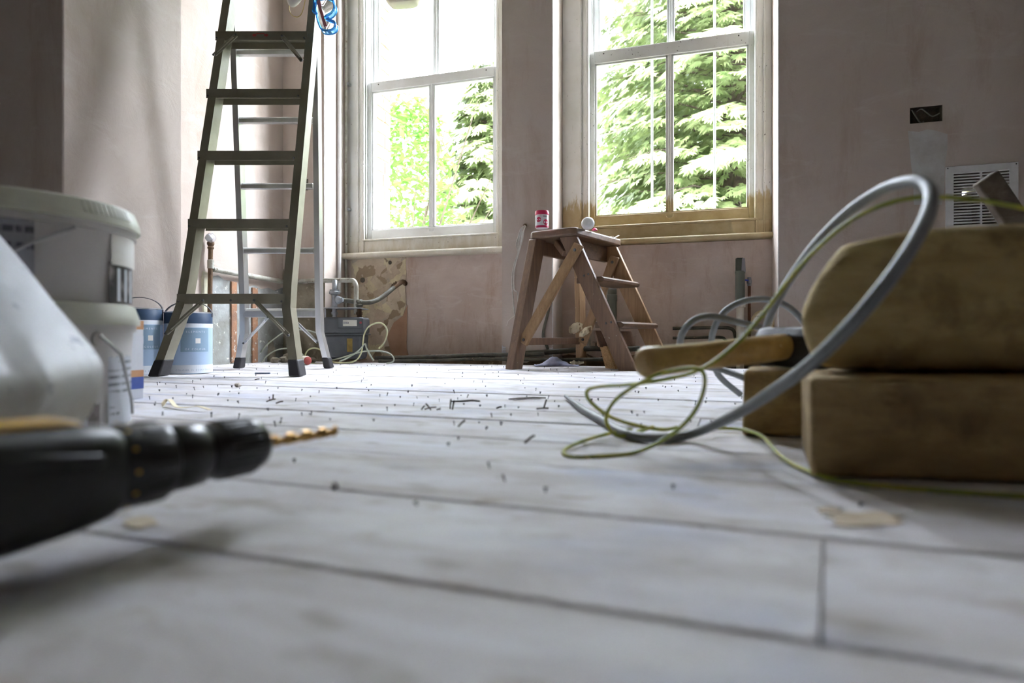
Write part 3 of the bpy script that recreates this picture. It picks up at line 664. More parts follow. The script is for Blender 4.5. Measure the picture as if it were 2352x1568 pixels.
def tin(label, px, z, r, H, turn, hz):
    c = at(px, 0, z); c.z = 0.0015
    t = thing('paint_tin', label, 'tin', c, 'paint tins by the pier')
    ac = math.atan2(-c.y, -c.x) + turn
    build(MB().lathe([(r * .985, 0), (r, .003), (r, H - .045)], c, 48), 'body', TINB, t, smooth=True)
    build(MB().lathe([(r * 1.002, H - .046), (r * 1.002, H - .004), (r * .99, H - .002)], c, 48), 'top_band', TIND, t, smooth=True)
    build(MB().lathe([(r * 1.002, H - .005), (r * 1.018, H - .003), (r * 1.018, H), (r * .96, H + .001), (r * .92, H - .006), (.001, H - .006)], c, 48), 'lid', TINM, t, smooth=True)
    e = r * 1.004
    build(cyl_patch(c, e, ac - 1.35, ac + 1.35, H - .062, H - .046, 30), 'white_band', TINW, t)
    build(cyl_patch(c, e * 1.001, ac - .62, ac + .62, H - .062 - .095, H - .064, 20), 'label_panel', TINP, t)
    build(cyl_patch(c, e, ac - 1.35, ac + 1.35, .002, .035, 30), 'white_foot', TINW, t)
    build(cyl_patch(c, e * 1.003, ac - .02, ac + .20, H - .124, H - .104, 5), 'colour_chip', CREAMP, t)
    wrap_text('ELEMENTS', .0105, c, e * 1.004, ac, H - .082, TINW, t)
    wrap_text('OF COLOUR', .0095, c, e * 1.004, ac, H - .150, TINW, t)
    wrap_text('COLOUR IS EVERYTHING', .0085, c, e * 1.003, ac, .012, TINP, t)
    # folding plastic strap handle
    side = V(math.cos(ac + hz), math.sin(ac + hz), 0); lean = V(-side.y, side.x, 0) * .012
    pts = [c + side * (r * 1.01) * math.cos(k) + UP * (H - .012 + .056 * math.sin(k)) + lean * math.sin(k) for k in [math.pi * i / 18 for i in range(19)]]
    hd = build(MB().strip(pts, .018, .0022, lean.normalized()), 'handle', STRAP, t, smooth=True)
    for q in (pts[0], pts[-1]): build(MB().lathe([(.008, 0), (.007, .004), (.001, .005)], q - (q - c - UP * q.z).normalized() * .003, 10, (V(q.x, q.y, 0) - V(c.x, c.y, 0)).normalized()), 'handle_stud', STRAP, hd, smooth=True)
    return t
tin('pale blue paint tin with slate blue label, right of the two, near the ladder foot', 433, 2.45, .087, .243, .30, 1.0)
tin('blue paint tin with darker shaded band, left of the two, next to the buckets', 318, 2.36, .0835, .254, .40, .9)

# ------------------------------------------------------------------ plastic buckets with lids
PLAS = pm('bucket_plastic', srgb(226, 223, 221), srgb(214, 211, 208), 4, .38, bump=.03); LIDM = pm('bucket_lid', srgb(228, 228, 216), srgb(218, 218, 204), 4, .35)
translucent(PLAS, .3); translucent(LIDM, .3)
WIRE = pm('wire', (.42, .42, .42), None, 10, .35, .9)
def print_mat(name, base, ink, lines=60, blobs=True):
    m, nt, bs = newmat(name); v = coords(nt)
    z = nd(nt, 'ShaderNodeSeparateXYZ', i_0=v).outputs[2]
    w = nd(nt, 'ShaderNodeMath', operation='SINE', i_0=nd(nt, 'ShaderNodeMath', operation='MULTIPLY', i_0=z, i_1=lines * 6.28).outputs[0]).outputs[0]
    f = nd(nt, 'ShaderNodeMath', operation='GREATER_THAN', i_0=w, i_1=.35).outputs[0]
    n_ = nd(nt, 'ShaderNodeMath', operation='GREATER_THAN', i_0=noisef(nt, coords(nt, (260, 260, 8)), 1.0, 2), i_1=.44).outputs[0]
    b_ = nd(nt, 'ShaderNodeMath', operation='GREATER_THAN', i_0=noisef(nt, coords(nt, (6, 6, 30)), 1.0, 2), i_1=.47).outputs[0]
    k = nd(nt, 'ShaderNodeMath', operation='MULTIPLY', i_0=f, i_1=nd(nt, 'ShaderNodeMath', operation='MULTIPLY', i_0=n_, i_1=b_).outputs[0]).outputs[0]
    nt.links.new(mix(nt, k, base, ink), bs.inputs['Base Color']); bs.inputs['Roughness'].default_value = .5
    return m
PRT = print_mat('small_print', srgb(200, 204, 212), srgb(112, 116, 126), 95); PRTG = print_mat('grey_print', srgb(166, 168, 176), srgb(98, 100, 108), 48)
PICT = pm('dark_picture', srgb(36, 33, 34), srgb(150, 142, 140), 34, .5, lo=.42, hi=.62); TEAL = pm('teal_tab', srgb(20, 132, 172), srgb(10, 108, 132), 12, .5)
bc = at(36, 0, .875); bc.z = 0
def bucket(label, h0, h1, r, handle):
    c = V(bc.x, bc.y, h0 + .0005); H = h1 - h0; lid = .030
    t = thing('plastic_bucket', label, 'bucket', c, 'stacked white buckets')
    build(MB().lathe([(r * .875, 0), (r * .89, .003), (r * .94, H - lid)], c, 64), 'body', PLAS, t, smooth=True)
    build(MB().lathe([(r * .94, H - lid - .010), (r * .965, H - lid - .010), (r * .965, H - lid), (r * .94, H - lid)], c, 64), 'collar', PLAS, t, smooth=True)
    ld = build(MB().lathe([(r * .965, H - lid), (r * 1.0, H - lid), (r * 1.0, H - lid + .007), (r * .992, H - lid + .012), (r * .955, H - .002), (r * .93, H), (r * .90, H - .003), (.001, H - .003)], c, 72), 'lid', LIDM, t, smooth=True)
    ac = math.atan2(-c.y, -c.x)
    for k in range(11 if handle else 0):   # ribs on the lid skirt
        a = ac + .50 + k * .052; e = V(math.cos(a), math.sin(a), 0)
        build(MB().bar(c + e * r * .993 + UP * (H - lid + .010), c + e * r * .950 + UP * (H - .004), .0035, .004, V(-e.y, e.x, 0)), 'rib', LIDM, ld)
    return t, c, H, r, ac
HL = .192; HU = .333
b1, c, H, r, ac = bucket('white plastic bucket with lid standing on the floor under another bucket', 0, HL, .153, 0)
build(cyl_patch(c, r * .925, ac + .80, ac + 1.32, .018, .140, 12), 'text_label', PRT, b1)
build(cyl_patch(c, r * .905, ac + .02, ac + .72, .012, .062, 14), 'picture_label', PICT, b1)
build(cyl_patch(c, r * .915, ac + .42, ac + .60, .068, .088, 6), 'teal_tab', TEAL, b1)
build(cyl_patch(c, r * .908, ac + .38, ac + .58, .014, .062, 6), 'text_panel', PRT, b1)
def hook(c, r, a, h): e = V(math.cos(a), math.sin(a), 0); return c + e * r + UP * h
p0 = hook(c, r * .955, ac + .66, .146)
wr = [hook(c, r * (.965 + .03 * t), ac + .66 + .42 * min(t * 1.15, 1), .146 - .040 * min(t * 1.3, 1) - (.075 * (t - .5) / .5 if t > .5 else 0)) for t in [i / 12 for i in range(13)]]
build(MB().tube([p0] + wr, .0022, 8), 'wire_handle', WIRE, b1, smooth=True)
build(MB().lathe([(.010, 0), (.010, .004), (.001, .006)], p0 - (p0 - c).normalized() * .006, 12, V(math.cos(ac + .7), math.sin(ac + .7), 0)), 'handle_boss', PLAS, b1, smooth=True)
b2, c, H, r, ac = bucket('upper white plastic bucket with torn picture label, stacked on another bucket', HL, HU, .153, 1)
build(cyl_patch(c, r * .935, ac - .55, ac + .13, .004, .104, 14), 'grey_label', PRTG, b2)
build(cyl_patch(c, r * .932, ac + .80, ac + 1.5, .002, .060, 12), 'picture_label', PICT, b2)
mb = MB()
for (k0, k1) in ((.92, .97), (1.06, 1.10), (1.2, 1.24)): mb.lathe([(r * .936, .004), (r * .936, .052)], c, 3, None, ac + k0, ac + k1)
build(mb, 'label_stripes', TINW, b2)
build(cyl_patch(c, r * .945, ac + .82, ac + 1.5, .056, .100, 10), 'peeling_paper', WHITEP, b2)
p0 = hook(c, r * .975, ac + .42, .098); p1 = hook(c, r * 1.03, ac - .28, .028); p2 = hook(c, r * 1.05, ac - .9, .0)
build(MB().tube(cat([p0, (p0 + p1) / 2 + (p0 - c).normalized() * .012, p1, p2], 6), .0022, 8), 'wire_handle', WIRE, b2, smooth=True)

# ------------------------------------------------------------------ carton behind the buckets
ORNG = pm('carton_orange', srgb(206, 158, 116), srgb(190, 140, 98), 14, .6); BLUEB = pm('carton_blue', srgb(72, 94, 166), srgb(60, 80, 150), 10, .5); CARW = pm('carton_white', srgb(222, 224, 228), srgb(208, 210, 216), 8, .5)
k0 = at(329, 0, 1.44); k0.z = 0; dx = (RGT * -.30 - FWD * .95).normalized(); dy = V(-dx.y, dx.x, 0)
if dy.dot(RGT) > 0: dy = -dy
car = thing('cardboard_carton', 'white carton with orange and blue bands tucked behind the lower bucket', 'carton', k0 + dx * .08 + dy * .07)
def cbox(h0, h1, g, name, m, par): return build(MB().hexa([k0 + UP * h0 + dx * -g + dy * -g, k0 + UP * h0 + dx * (.16 + g) + dy * -g, k0 + UP * h0 + dx * (.16 + g) + dy * (.14 + g), k0 + UP * h0 + dx * -g + dy * (.14 + g), k0 + UP * h1 + dx * -g + dy * -g, k0 + UP * h1 + dx * (.16 + g) + dy * -g, k0 + UP * h1 + dx * (.16 + g) + dy * (.14 + g), k0 + UP * h1 + dx * -g + dy * (.14 + g)]), name, m, par)
cbox(.001, .183, 0, 'box', CARW, car); cbox(.163, .1835, .0006, 'orange_band', ORNG, car); cbox(.052, .068, .0006, 'orange_band', ORNG, car); cbox(.024, .052, .0006, 'blue_band', BLUEB, car)
cbox(.130, .148, .0004, 'print', print_mat('carton_print', srgb(216, 218, 224), srgb(70, 74, 86), 110), car)

# ------------------------------------------------------------------ sack
SACK = None
def sack_mat():
    m, nt, bs = newmat('sack_plastic'); v = coords(nt)
    c = ramp(nt, noisef(nt, v, 9, 5), [(.4, srgb(240, 243, 248)), (.65, srgb(230, 232, 236))])
    c = mix(nt, ramp(nt, noisef(nt, coords(nt, (1, 1, 1)), 26, 3), [(.63, W), (.70, (.7,) * 3)]), c, srgb(124, 138, 160))
    zz = nd(nt, 'ShaderNodeSeparateXYZ', i_0=v).outputs[2]
    lo_ = nd(nt, 'ShaderNodeMath', operation='MULTIPLY_ADD', i_0=noisef(nt, v, 14, 4), i_1=.06, i_2=zz).outputs[0]
    c = mix(nt, ramp(nt, nd(nt, 'ShaderNodeMapRange', i_Value=lo_, i_1=.10, i_2=.15).outputs[0], [(0, (.8,) * 3), (1, W)]), c, srgb(196, 190, 174))
    nt.links.new(c, bs.inputs['Base Color']); bs.inputs['Roughness'].default_value = .42
    bumpn(nt, bs, noisef(nt, coords(nt, (1, 1, .5)), 16, 5), .5, .012)
    return m
SACK = translucent(sack_mat(), .5)
zb = .66
prof = [(-150, 1160, .52, .02), (-60, 1158, .52, .05), (40, 1110, .525, .07), (110, 1010, .535, .075), (158, 930, .54, .078), (176, 870, .553, .077), (172, 832, .565, .075), (130, 765, .585, .070), (72, 680, .612, .062), (5, 588, .64, .054), (-80, 470, .67, .040), (-130, 400, .685, .022)]
axis_px = [(-300, 1160), (-280, 1158), (-250, 1110), (-220, 1010), (-200, 930), (-190, 870), (-200, 832), (-230, 765), (-260, 680), (-300, 588), (-330, 470), (-330, 400)]
rings = []
for i, ((px, py, zb, dd), (qx, qy)) in enumerate(zip(prof, axis_px)):
    a, b = at(px, py, zb + .02), at(qx, qy, zb - .09); ctr = (a + b) / 2; hx = (a - b).length / 2; ring = []
    for k in range(56):
        t = 2 * math.pi * k / 56; cs_, sn_ = math.cos(t), math.sin(t)
        p = ctr + (a - b).normalized() * hx * math.copysign(abs(cs_) ** .8, cs_) + FWD * dd * math.copysign(abs(sn_) ** .8, sn_)
        q = noise.noise(V(p.x * 22, p.y * 22, p.z * 14)) * .009 + (noise.noise(V(k * .9, i * .35, 3)) * .018 if i < 7 else 0)
        p = p + (p - ctr).normalized() * q; p.z = max(p.z, .002); ring.append(p)
    rings.append(ring)
build(MB().loft(rings), 'plastic_sack', SACK, label='crumpled white plastic sack slumped at the left edge beside the buckets', cat='sack', smooth=True, sub=2)

# ------------------------------------------------------------------ cordless drill
BLK = pm('drill_black', srgb(34, 35, 38), srgb(28, 29, 32), 20, .42, bump=.04, bscale=200); BLK2 = pm('chuck_black', srgb(30, 31, 35), srgb(40, 41, 45), 20, .3); DYEL = pm('drill_yellow', srgb(206, 164, 40), srgb(190, 148, 30), 8, .45); BRASS = pm('bit_brass', srgb(200, 160, 92), srgb(170, 128, 66), 20, .3, .7)
DA = (RGT * .53 + FWD * .848).normalized(); DS = DA.cross(UP).normalized()       # drill axis and its right-hand side
D0 = at(598, 1017, .515)                                                           # nose of the chuck
drl = thing('cordless_drill', 'black and yellow cordless drill with twist bit lying in the foreground', 'drill', V((D0 - DA * .12).x, (D0 - DA * .12).y, 0))
def dl(prof, name, m, sub=None, par=None, seg=40, **k): return build(MB().lathe([(r_, h_ * 1.32 if h_ < 0 else h_) for (r_, h_) in prof], D0, seg, DA), name, m, par or drl, smooth=True, **k)
chuck = dl([(.006, .004), (.013, .003), (.019, -.002), (.0215, -.008), (.0225, -.020), (.0225, -.033), (.0205, -.035), (.0205, -.037)], 'chuck', BLK2)
for k in range(20):
    a = 2 * math.pi * k / 20; e = DS * math.cos(a) + UP * math.sin(a)
    build(MB().bar(D0 - DA * .040 + e * .0222, D0 - DA * .012 + e * .0218, .0038, .003, DA.cross(e)), 'grip_rib', BLK2, chuck, bevel=.0008)
dl([(.0185, -.036), (.0185, -.041)], 'chuck_gap', BLK)
sl = dl([(.021, -.040), (.0235, -.042), (.0245, -.050), (.0245, -.058), (.0225, -.060)], 'chuck_sleeve', BLK2)
cl_ = dl([(.0225, -.060), (.0265, -.062), (.0285, -.068), (.0295, -.086), (.0285, -.090)], 'torque_collar', BLK2)
for k in range(12):
    a = 2 * math.pi * k / 12; e = DS * math.cos(a) + UP * math.sin(a)
    build(MB().bar(D0 - DA * .086 + e * .0276, D0 - DA * .102 + e * .0285, .006, .003, DA.cross(e)), 'grip_rib', BLK2, cl_, bevel=.001)
    dm = MB().obox(D0 - DA * .1125 + e * .0294, DA * .0013, DA.cross(e) * .0011, e * .0006); build(dm, 'setting_mark', DYEL, cl_)
# gear case and motor housing: rounded square sections
def sec(d, w, h, up, n=32, ex=.62):
    out = []
    for k in range(n):
        t = 2 * math.pi * k / n; a, b = math.cos(t), math.sin(t)
        out.append(D0 - DA * (d + .030) + DS * (w * math.copysign(abs(a) ** ex, a)) + UP * (up + h * math.copysign(abs(b) ** ex, b)))
    return out
build(MB().loft([sec(d, w, h, u) for (d, w, h, u) in ((.088, .027, .027, 0), (.095, .031, .031, 0), (.115, .034, .034, -.001), (.15, .037, .037, -.002), (.20, .039, .039, -.003), (.235, .038, .038, -.003), (.25, .028, .028, -.002), (.253, .018, .018, -.002))]), 'housing', BLK, drl, smooth=True)
build(MB().loft([sec(d, w, h, u) for (d, w, h, u) in ((.108, .010, .004, .0310), (.12, .014, .006, .0325), (.19, .016, .006, .0345), (.235, .012, .005, .0335))]), 'yellow_top', DYEL, drl, smooth=True)
sp_ = MB()
for (u, w) in ((.001, .0010),):
    sp_.loft([[D0 - DA * (d + .030) + DS * (.0345 + .0018) + UP * (z - .004), D0 - DA * (d + .030) + DS * .030 + UP * (z - .004), D0 - DA * (d + .030) + DS * .030 + UP * (z + .004), D0 - DA * (d + .030) + DS * (.0345 + .0018) + UP * (z + .004)] for (d, z) in ((.105, .012), (.14, .017), (.24, .018))])
build(sp_, 'side_ridge', BLK, drl, bevel=.002)
# handle and battery lying back on the floor
ha = D0 - DA * .235; hb_ = V(ha.x, ha.y, 0) - DS * .120 - DA * .12 + UP * .034
hn = (hb_ - ha).normalized()
rg = []
for (t, w, d) in ((0.0, .018, .026), (.2, .017, .023), (.5, .017, .021), (.8, .018, .022), (1.0, .020, .026)):
    c_ = ha + (hb_ - ha) * t; n2 = hn.cross(DA).normalized()
    rg.append([c_ + DA * d * math.copysign(abs(math.cos(k)) ** .7, math.cos(k)) + n2 * w * math.copysign(abs(math.sin(k)) ** .7, math.sin(k)) for k in [2 * math.pi * i / 24 for i in range(24)]])
build(MB().loft(rg), 'handle', BLK, drl, smooth=True)
n2 = hn.cross(DA).normalized()
build(MB().obox(hb_ + hn * .028 + DA * .01, DA * .055, n2 * .032, hn * .028), 'battery', BLK, drl, bevel=.008, bseg=3)
build(MB().obox(hb_ + hn * .001 + DA * .01, DA * .05, n2 * .030, hn * .004), 'battery_collar', DYEL, drl, bevel=.002)
# twist bit
mb = MB(); rg = []
for i in range(61):
    t = i / 60; d = .003 + .082 * t; tw = 4.6 * math.pi * t; ring = []
    for k in range(12):
        a = 2 * math.pi * k / 12; rr = .0052 * (1.0 if abs(math.cos(a)) > .55 else .42)
        if t > .95: rr *= (1 - t) / .05 * .9 + .1
        ring.append(D0 + DA * d + (DS * math.cos(a + tw) + UP * math.sin(a + tw)) * rr)
    rg.append(ring)
build(MB().loft(rg), 'twist_bit', BRASS, drl, smooth=True)
# ------------------------------------------------------------------ timber blocks in the right foreground
def timber_mat(name, a, b, d):
    m, nt, bs = newmat(name); v = coords(nt, (3, 3, 9)); vo = coords(nt)
    c = ramp(nt, noisef(nt, v, 3.5, 7, .65, .8), [(.32, a), (.66, b)])
    c = mix(nt, ramp(nt, noisef(nt, vo, 12, 6, .65), [(.50, W), (.70, (.85,) * 3)]), c, d)
    nt.links.new(c, bs.inputs['Base Color']); bs.inputs['Roughness'].default_value = .8; bs.inputs['Specular IOR Level'].default_value = .25
    bumpn(nt, bs, noisef(nt, v, 16, 7, .7), .5, .006)
    return m
TIM = timber_mat('old_timber', srgb(196, 176, 128), srgb(170, 148, 102), srgb(112, 96, 66)); TIM2 = timber_mat('old_timber_dark', srgb(182, 160, 118), srgb(152, 130, 94), srgb(100, 84, 62))
def plan(pts, h0, h1, name, m, label, bev=.006, jit=.0025, seed=1):
    rr = random.Random(seed); P = []
    for h in (h0, h1):
        for (px, z) in pts: q = at(px, 0, z); P.append(V(q.x + rr.uniform(-jit, jit), q.y + rr.uniform(-jit, jit), h + (rr.uniform(-jit, jit) if h > 0.01 else 0)))
    return build(MB().hexa(P), name, m, label=label, cat='timber', group='timber offcuts', bevel=bev, bseg=3)
plan([(1858, .626), (2900, .575), (2700, .735), (1839, .795)], .001, .103, 'timber_block', TIM2, 'squared brown timber block lying lowest and nearest in the right foreground', seed=2)
plan([(1706, .890), (2340, .845), (2300, .985), (1716, 1.03)], .001, .097, 'timber_block', TIM2, 'short squared timber block under the hammer head, behind the nearest block', seed=4)
# rough beam end lying across both: sections along its length, each a rounded hexagon
BD = (RGT * .985 - FWD * .17).normalized(); BN = V(-BD.y, BD.x, 0)
B0 = at(1832, 0, .665); B0.z = 0
prof_t = [(0.000, .150, .178, .40), (.010, .122, .196, .62), (.018, .110, .214, .80), (.040, .106, .246, .92), (.050, .1045, .254, .97), (.085, .1045, .2605, .98), (.12, .1045, .268, 1.0), (.18, .1045, .270, 1.0), (.25, .1045, .270, 1.0), (.33, .1045, .269, 1.0), (.42, .1045, .268, 1.0), (.52, .1045, .268, 1.0)]
rings = []
for i, (t, hb, ht, sc_) in enumerate(prof_t):
    hm = .166 + .004 * math.sin(i * 1.7); D = .175; c_ = D / 2
    raw = [(.055, hb), (.022, hb + (hm - hb) * .5), (.0, hm), (.012, hm + (ht - hm) * .45), (.022, hm + (ht - hm) * .85), (.036, ht), (.09, ht + .002), (.14, ht - .003), (.165, hm + (ht - hm) * .6), (.175, hm), (.16, hb + .02), (.14, hb), (.085, hb)]
    ring = []
    for (d, h) in raw:
        d2 = c_ + (d - c_) * (.55 + .45 * sc_)
        p = B0 + BD * (t + d2 * .34) + BN * d2 + UP * h
        nn = noise.noise(V(p.x * 24, p.y * 24, p.z * 30)) * .006
        ring.append(p + UP * (nn if h > hb + .01 else 0) + BN * nn - BD * abs(nn) * .3)
    rings.append(ring)
beam = build(MB().loft(rings), 'timber_beam', TIM, label='thick rough-sawn old beam end lying across the two smaller blocks', cat='timber', group='timber offcuts', smooth=True, sub=1)
beam.data.polygons.foreach_set('use_smooth', [True] * len(beam.data.polygons))
# stick leaning behind the beam in front of the vent
qa, qb = at(2296, 520, 1.55), at(2258, 402, 1.55)
sk = MB(); a = onZ(2395, 800, 0.0); tp = at(2262, 408, 1.50); e = (at(2330, 508, 1.50) - tp).normalized()
t_ = (tp.z - .0) / -e.z; sk.bar(tp + e * t_, tp, .062, .022, RGT)
build(sk, 'timber_batten', timber_mat('grey_timber', srgb(118, 108, 94), srgb(96, 86, 74), srgb(66, 58, 50)), label='slim dark batten leaning up in front of the vent grille', cat='timber', group='timber offcuts', bevel=.004)

# ------------------------------------------------------------------ hammer
HAND = wood_mat('hammer_handle', srgb(186, 156, 104), srgb(164, 134, 84), srgb(132, 106, 66), (6, 6, 6), .32); IRON = pm('hammer_iron', srgb(40, 38, 37), srgb(52, 49, 47), 24, .5, .2, bump=.2)
h0, h1 = at(1476, 833, .785), at(1812, 795, .915)
hx = (h1 - h0).normalized(); hside = hx.cross(UP).normalized(); hup = hside.cross(hx)
ham = thing('club_hammer', 'hammer with pale wooden handle and black iron head resting on the blocks', 'hammer', V(h1.x, h1.y, .098))
rg = []; L = (h1 - h0).length
for (t, w, h) in ((-.004, .012, .011), (0, .0165, .0175), (.006, .0185, .0205), (.03, .018, .020), (.10, .0165, .0185), (.18, .0165, .0195), (.26, .0165, .0195), (.32, .0155, .0175), (L + .005, .013, .014)):
    rg.append([h0 + hx * t + hside * w * math.cos(k) + hup * h * math.copysign(abs(math.sin(k)) ** .9, math.sin(k)) for k in [2 * math.pi * i / 28 for i in range(28)]])
build(MB().loft(rg), 'handle', HAND, ham, smooth=True)
hc = h1 + hx * .018; hax = (FWD * .90 - RGT * .44).normalized(); hw = V(-hax.y, hax.x, 0)
if hw.dot(RGT) < 0: hw = -hw
hcz = V(hc.x, hc.y, .0985 + .031); rg = []
for (d, w, h) in ((-.062, .021, .022), (-.056, .027, .029), (-.040, .029, .031), (-.026, .028, .030), (0, .030, .0305), (.026, .028, .030), (.040, .029, .031), (.056, .027, .029), (.062, .021, .022)):
    rg.append([hcz + hax * d + hw * w * a + UP * h * b for (a, b) in ((-1, -.55), (-.6, -1), (.6, -1), (1, -.55), (1, .55), (.6, 1), (-.6, 1), (-1, .55))])
build(MB().loft(rg), 'head', IRON, ham, bevel=.003)
build(MB().bar(hcz - hx * .03 + UP * .012, hcz - hx * .0 + UP * .012, .02, .02, hside), 'wedge', IRON, ham, bevel=.002)

# ------------------------------------------------------------------ loose cables
GREYC = pm('grey_cable', srgb(128, 132, 134), srgb(116, 120, 122), 20, .45); YGC = pm('yellow_green_cable', srgb(176, 172, 62), srgb(140, 152, 58), 26, .45, lo=.42, hi=.55)
def cpath(L, n=8): return cat([at(*p) if len(p) == 3 else onZ(p[0], p[1], .0075) for p in L], n)
main = cpath([(1298, 909), (1340, 941), (1385, 966), (1430, 992), (1500, 1006), (1585, 997, .845), (1680, 957, .76), (1780, 896, .66), (1880, 820, .585), (1990, 706, .545), (2085, 580, .55), (2135, 480, .58), (2132, 430, .61), (2095, 416, .64), (2030, 434, .69), (1950, 486, .75), (1870, 566, .82), (1806, 655, .90), (1770, 725, .98), (1756, 780, 1.05), (1762, 850, 1.09), (1800, 905, 1.12), (1850, 930, 1.14), (1900, 945, 1.15)])
rr_ = [.0066] * len(main)
for i in range(6): rr_[i] = .0030 + .0006 * i
build(MB().tube(main, rr_, 10), 'grey_cable', GREYC, label='thick grey cable rising from the floor in a tall loop over the beam', cat='cable', group='loose grey cables', smooth=True)
l2 = cpath([(1905, 930, 1.17), (1840, 908, 1.18), (1765, 890, 1.18), (1705, 866, 1.20), (1655, 848, 1.24), (1605, 838, 1.22), (1572, 820, 1.18), (1562, 790, 1.13), (1572, 757, 1.10), (1600, 732, 1.09), (1640, 727, 1.09), (1700, 741, 1.10), (1750, 753, 1.12), (1800, 770, 1.16), (1850, 800, 1.20), (1900, 860, 1.22)])
build(MB().tube(l2, .0064, 10), 'grey_cable', GREYC, label='grey cable in a low flat loop behind the hammer handle', cat='cable', group='loose grey cables', smooth=True)
l3 = cpath([(1700, 905, 1.30), (1650, 860, 1.27), (1634, 800, 1.24), (1642, 750, 1.21), (1670, 711, 1.20), (1715, 690, 1.20), (1765, 688, 1.20), (1808, 703, 1.21), (1840, 732, 1.22), (1868, 775, 1.24), (1895, 830, 1.27), (1920, 900, 1.30)])
build(MB().tube(l3, .0064, 10), 'grey_cable', GREYC, label='grey cable arching in a half circle left of the beam', cat='cable', group='loose grey cables', smooth=True)
y1_ = cpath([(2420, 492, .72), (2352, 478, .70), (2270, 463, .68), (2170, 453, .67), (2080, 457, .67), (1990, 486, .67), (1910, 540, .68), (1830, 620, .70), (1755, 718, .72), (1690, 790, .73), (1615, 845, .74), (1540, 868, .76), (1450, 882, .80), (1380, 887, .84), (1349, 897, .86), (1356, 922, .87), (1400, 956, .87), (1460, 976, .88), (1520, 986, .90), (1555, 981, .92)])
build(MB().tube(y1_, .0026, 8), 'earth_wire', YGC, label='thin yellow green wire curving down from the beam top to the floor', cat='wire', group='loose yellow green wires', smooth=True)
y2_ = cpath([(1462, 990, .90), (1500, 980, .89), (1430, 1001, .86), (1400, 985, .85), (1393, 955, .84), (1412, 920, .82), (1455, 888, .79), (1510, 860, .76), (1570, 846, .745), (1610, 850, .735), (1619, 880, .73), (1604, 930, .73), (1570, 975, .745), (1520, 1012, .77), (1455, 1040, .755), (1380, 1047, .735), (1315, 1049, .735), (1294, 1037, .76), (1320, 1020, .80), (1380, 1000, .86), (1450, 985, .93)])
build(MB().tube(y2_, .0025, 8), 'earth_wire', YGC, label='thin yellow green wire looped on the floor left of the blocks', cat='wire', group='loose yellow green wires', smooth=True)
y3_ = [onZ(*p, .003) for p in ((1500, 1012), (1590, 1001), (1680, 996), (1745, 1012), (1800, 1052), (1850, 1078), (1920, 1098), (2050, 1113), (2200, 1124), (2400, 1136))]
for i in (1, 2, 3): y3_[i].z += .008
y3_ = [p + (-FWD * .012 if i >= 5 else V(0, 0, 0)) for i, p in enumerate(y3_)]
build(MB().tube(cat(y3_, 8), .0025, 8), 'earth_wire', YGC, label='thin yellow green wire lying along the foot of the nearest block', cat='wire', group='loose yellow green wires', smooth=True)

# ------------------------------------------------------------------ vent grille and switch box on the right wall
VENT = pm('vent_white', srgb(222, 222, 222), srgb(206, 206, 206), 12, .45)
gx0, gx1 = onY(2171, 440, Y0).x, onY(2338, 440, Y0).x; gz1 = onY(2255, 378, Y0).z; gz0 = vz0 - .03; yf = Y0 - .006
vt = thing('vent_grille', 'white louvred vent grille on the right wall above the beam', 'vent', V((gx0 + gx1) / 2, Y0, gz0))
for (a, b, c_, d) in ((gx0, vx0 + .006, gz0, gz1), (vx1 - .006, gx1, gz0, gz1), (vx0, vx1, gz0, vz0 + .006), (vx0, vx1, vz1 - .006, gz1)): build(MB().box(a, b, yf, Y0 - .0005, c_, d), 'frame', VENT, vt, bevel=.001)
build(MB().box((vx0 + vx1) / 2 - .004, (vx0 + vx1) / 2 + .004, yf + .001, Y0 + .006, vz0, vz1), 'mullion', VENT, vt)
nsl = 19
for k in range(nsl):
    z = vz0 + (k + .5) * (vz1 - vz0) / nsl; h = (vz1 - vz0) / nsl
    build(MB().hexa([V(vx0, yf + .002, z - h * .28), V(vx1, yf + .002, z - h * .28), V(vx1, yf + .010, z - h * .10), V(vx0, yf + .010, z - h * .10), V(vx0, yf + .002, z + h * .22), V(vx1, yf + .002, z + h * .22), V(vx1, yf + .010, z + h * .38), V(vx0, yf + .010, z + h * .38)]), 'louvre', VENT, vt)
for (x, z) in ((gx0 + .008, gz1 - .008), (gx1 - .008, gz1 - .008)): build(MB().lathe([(.003, 0), (.001, .001)], V(x, yf, z), 8, V(0, -1, 0)), 'screw', RIVET, vt)
# air brick closing the hole outside, a few slots clear
ab = MB(); yb = YO - .06; cells = []
nx, nz = 11, 14
for i in range(nx):
    for j in range(nz):
        x0_, x1_ = vx0 + (vx1 - vx0) * i / nx, vx0 + (vx1 - vx0) * (i + 1) / nx; z0_, z1_ = vz0 + (vz1 - vz0) * j / nz, vz0 + (vz1 - vz0) * (j + 1) / nz
        q = [onY(px, py, yb) for (px, py) in ((2214, 434), (2228, 434), (2240, 433), (2216, 440), (2216, 446), (2228, 439))]
        if any(x0_ <= p.x <= x1_ and z0_ <= p.z <= z1_ for p in q): continue
        ab.box(x0_, x1_, yb, yb + .05, z0_, z1_)
build(ab, 'air_brick', MORTAR, wall_front, label='air brick closing the vent hole on the outside', kind='stuff')
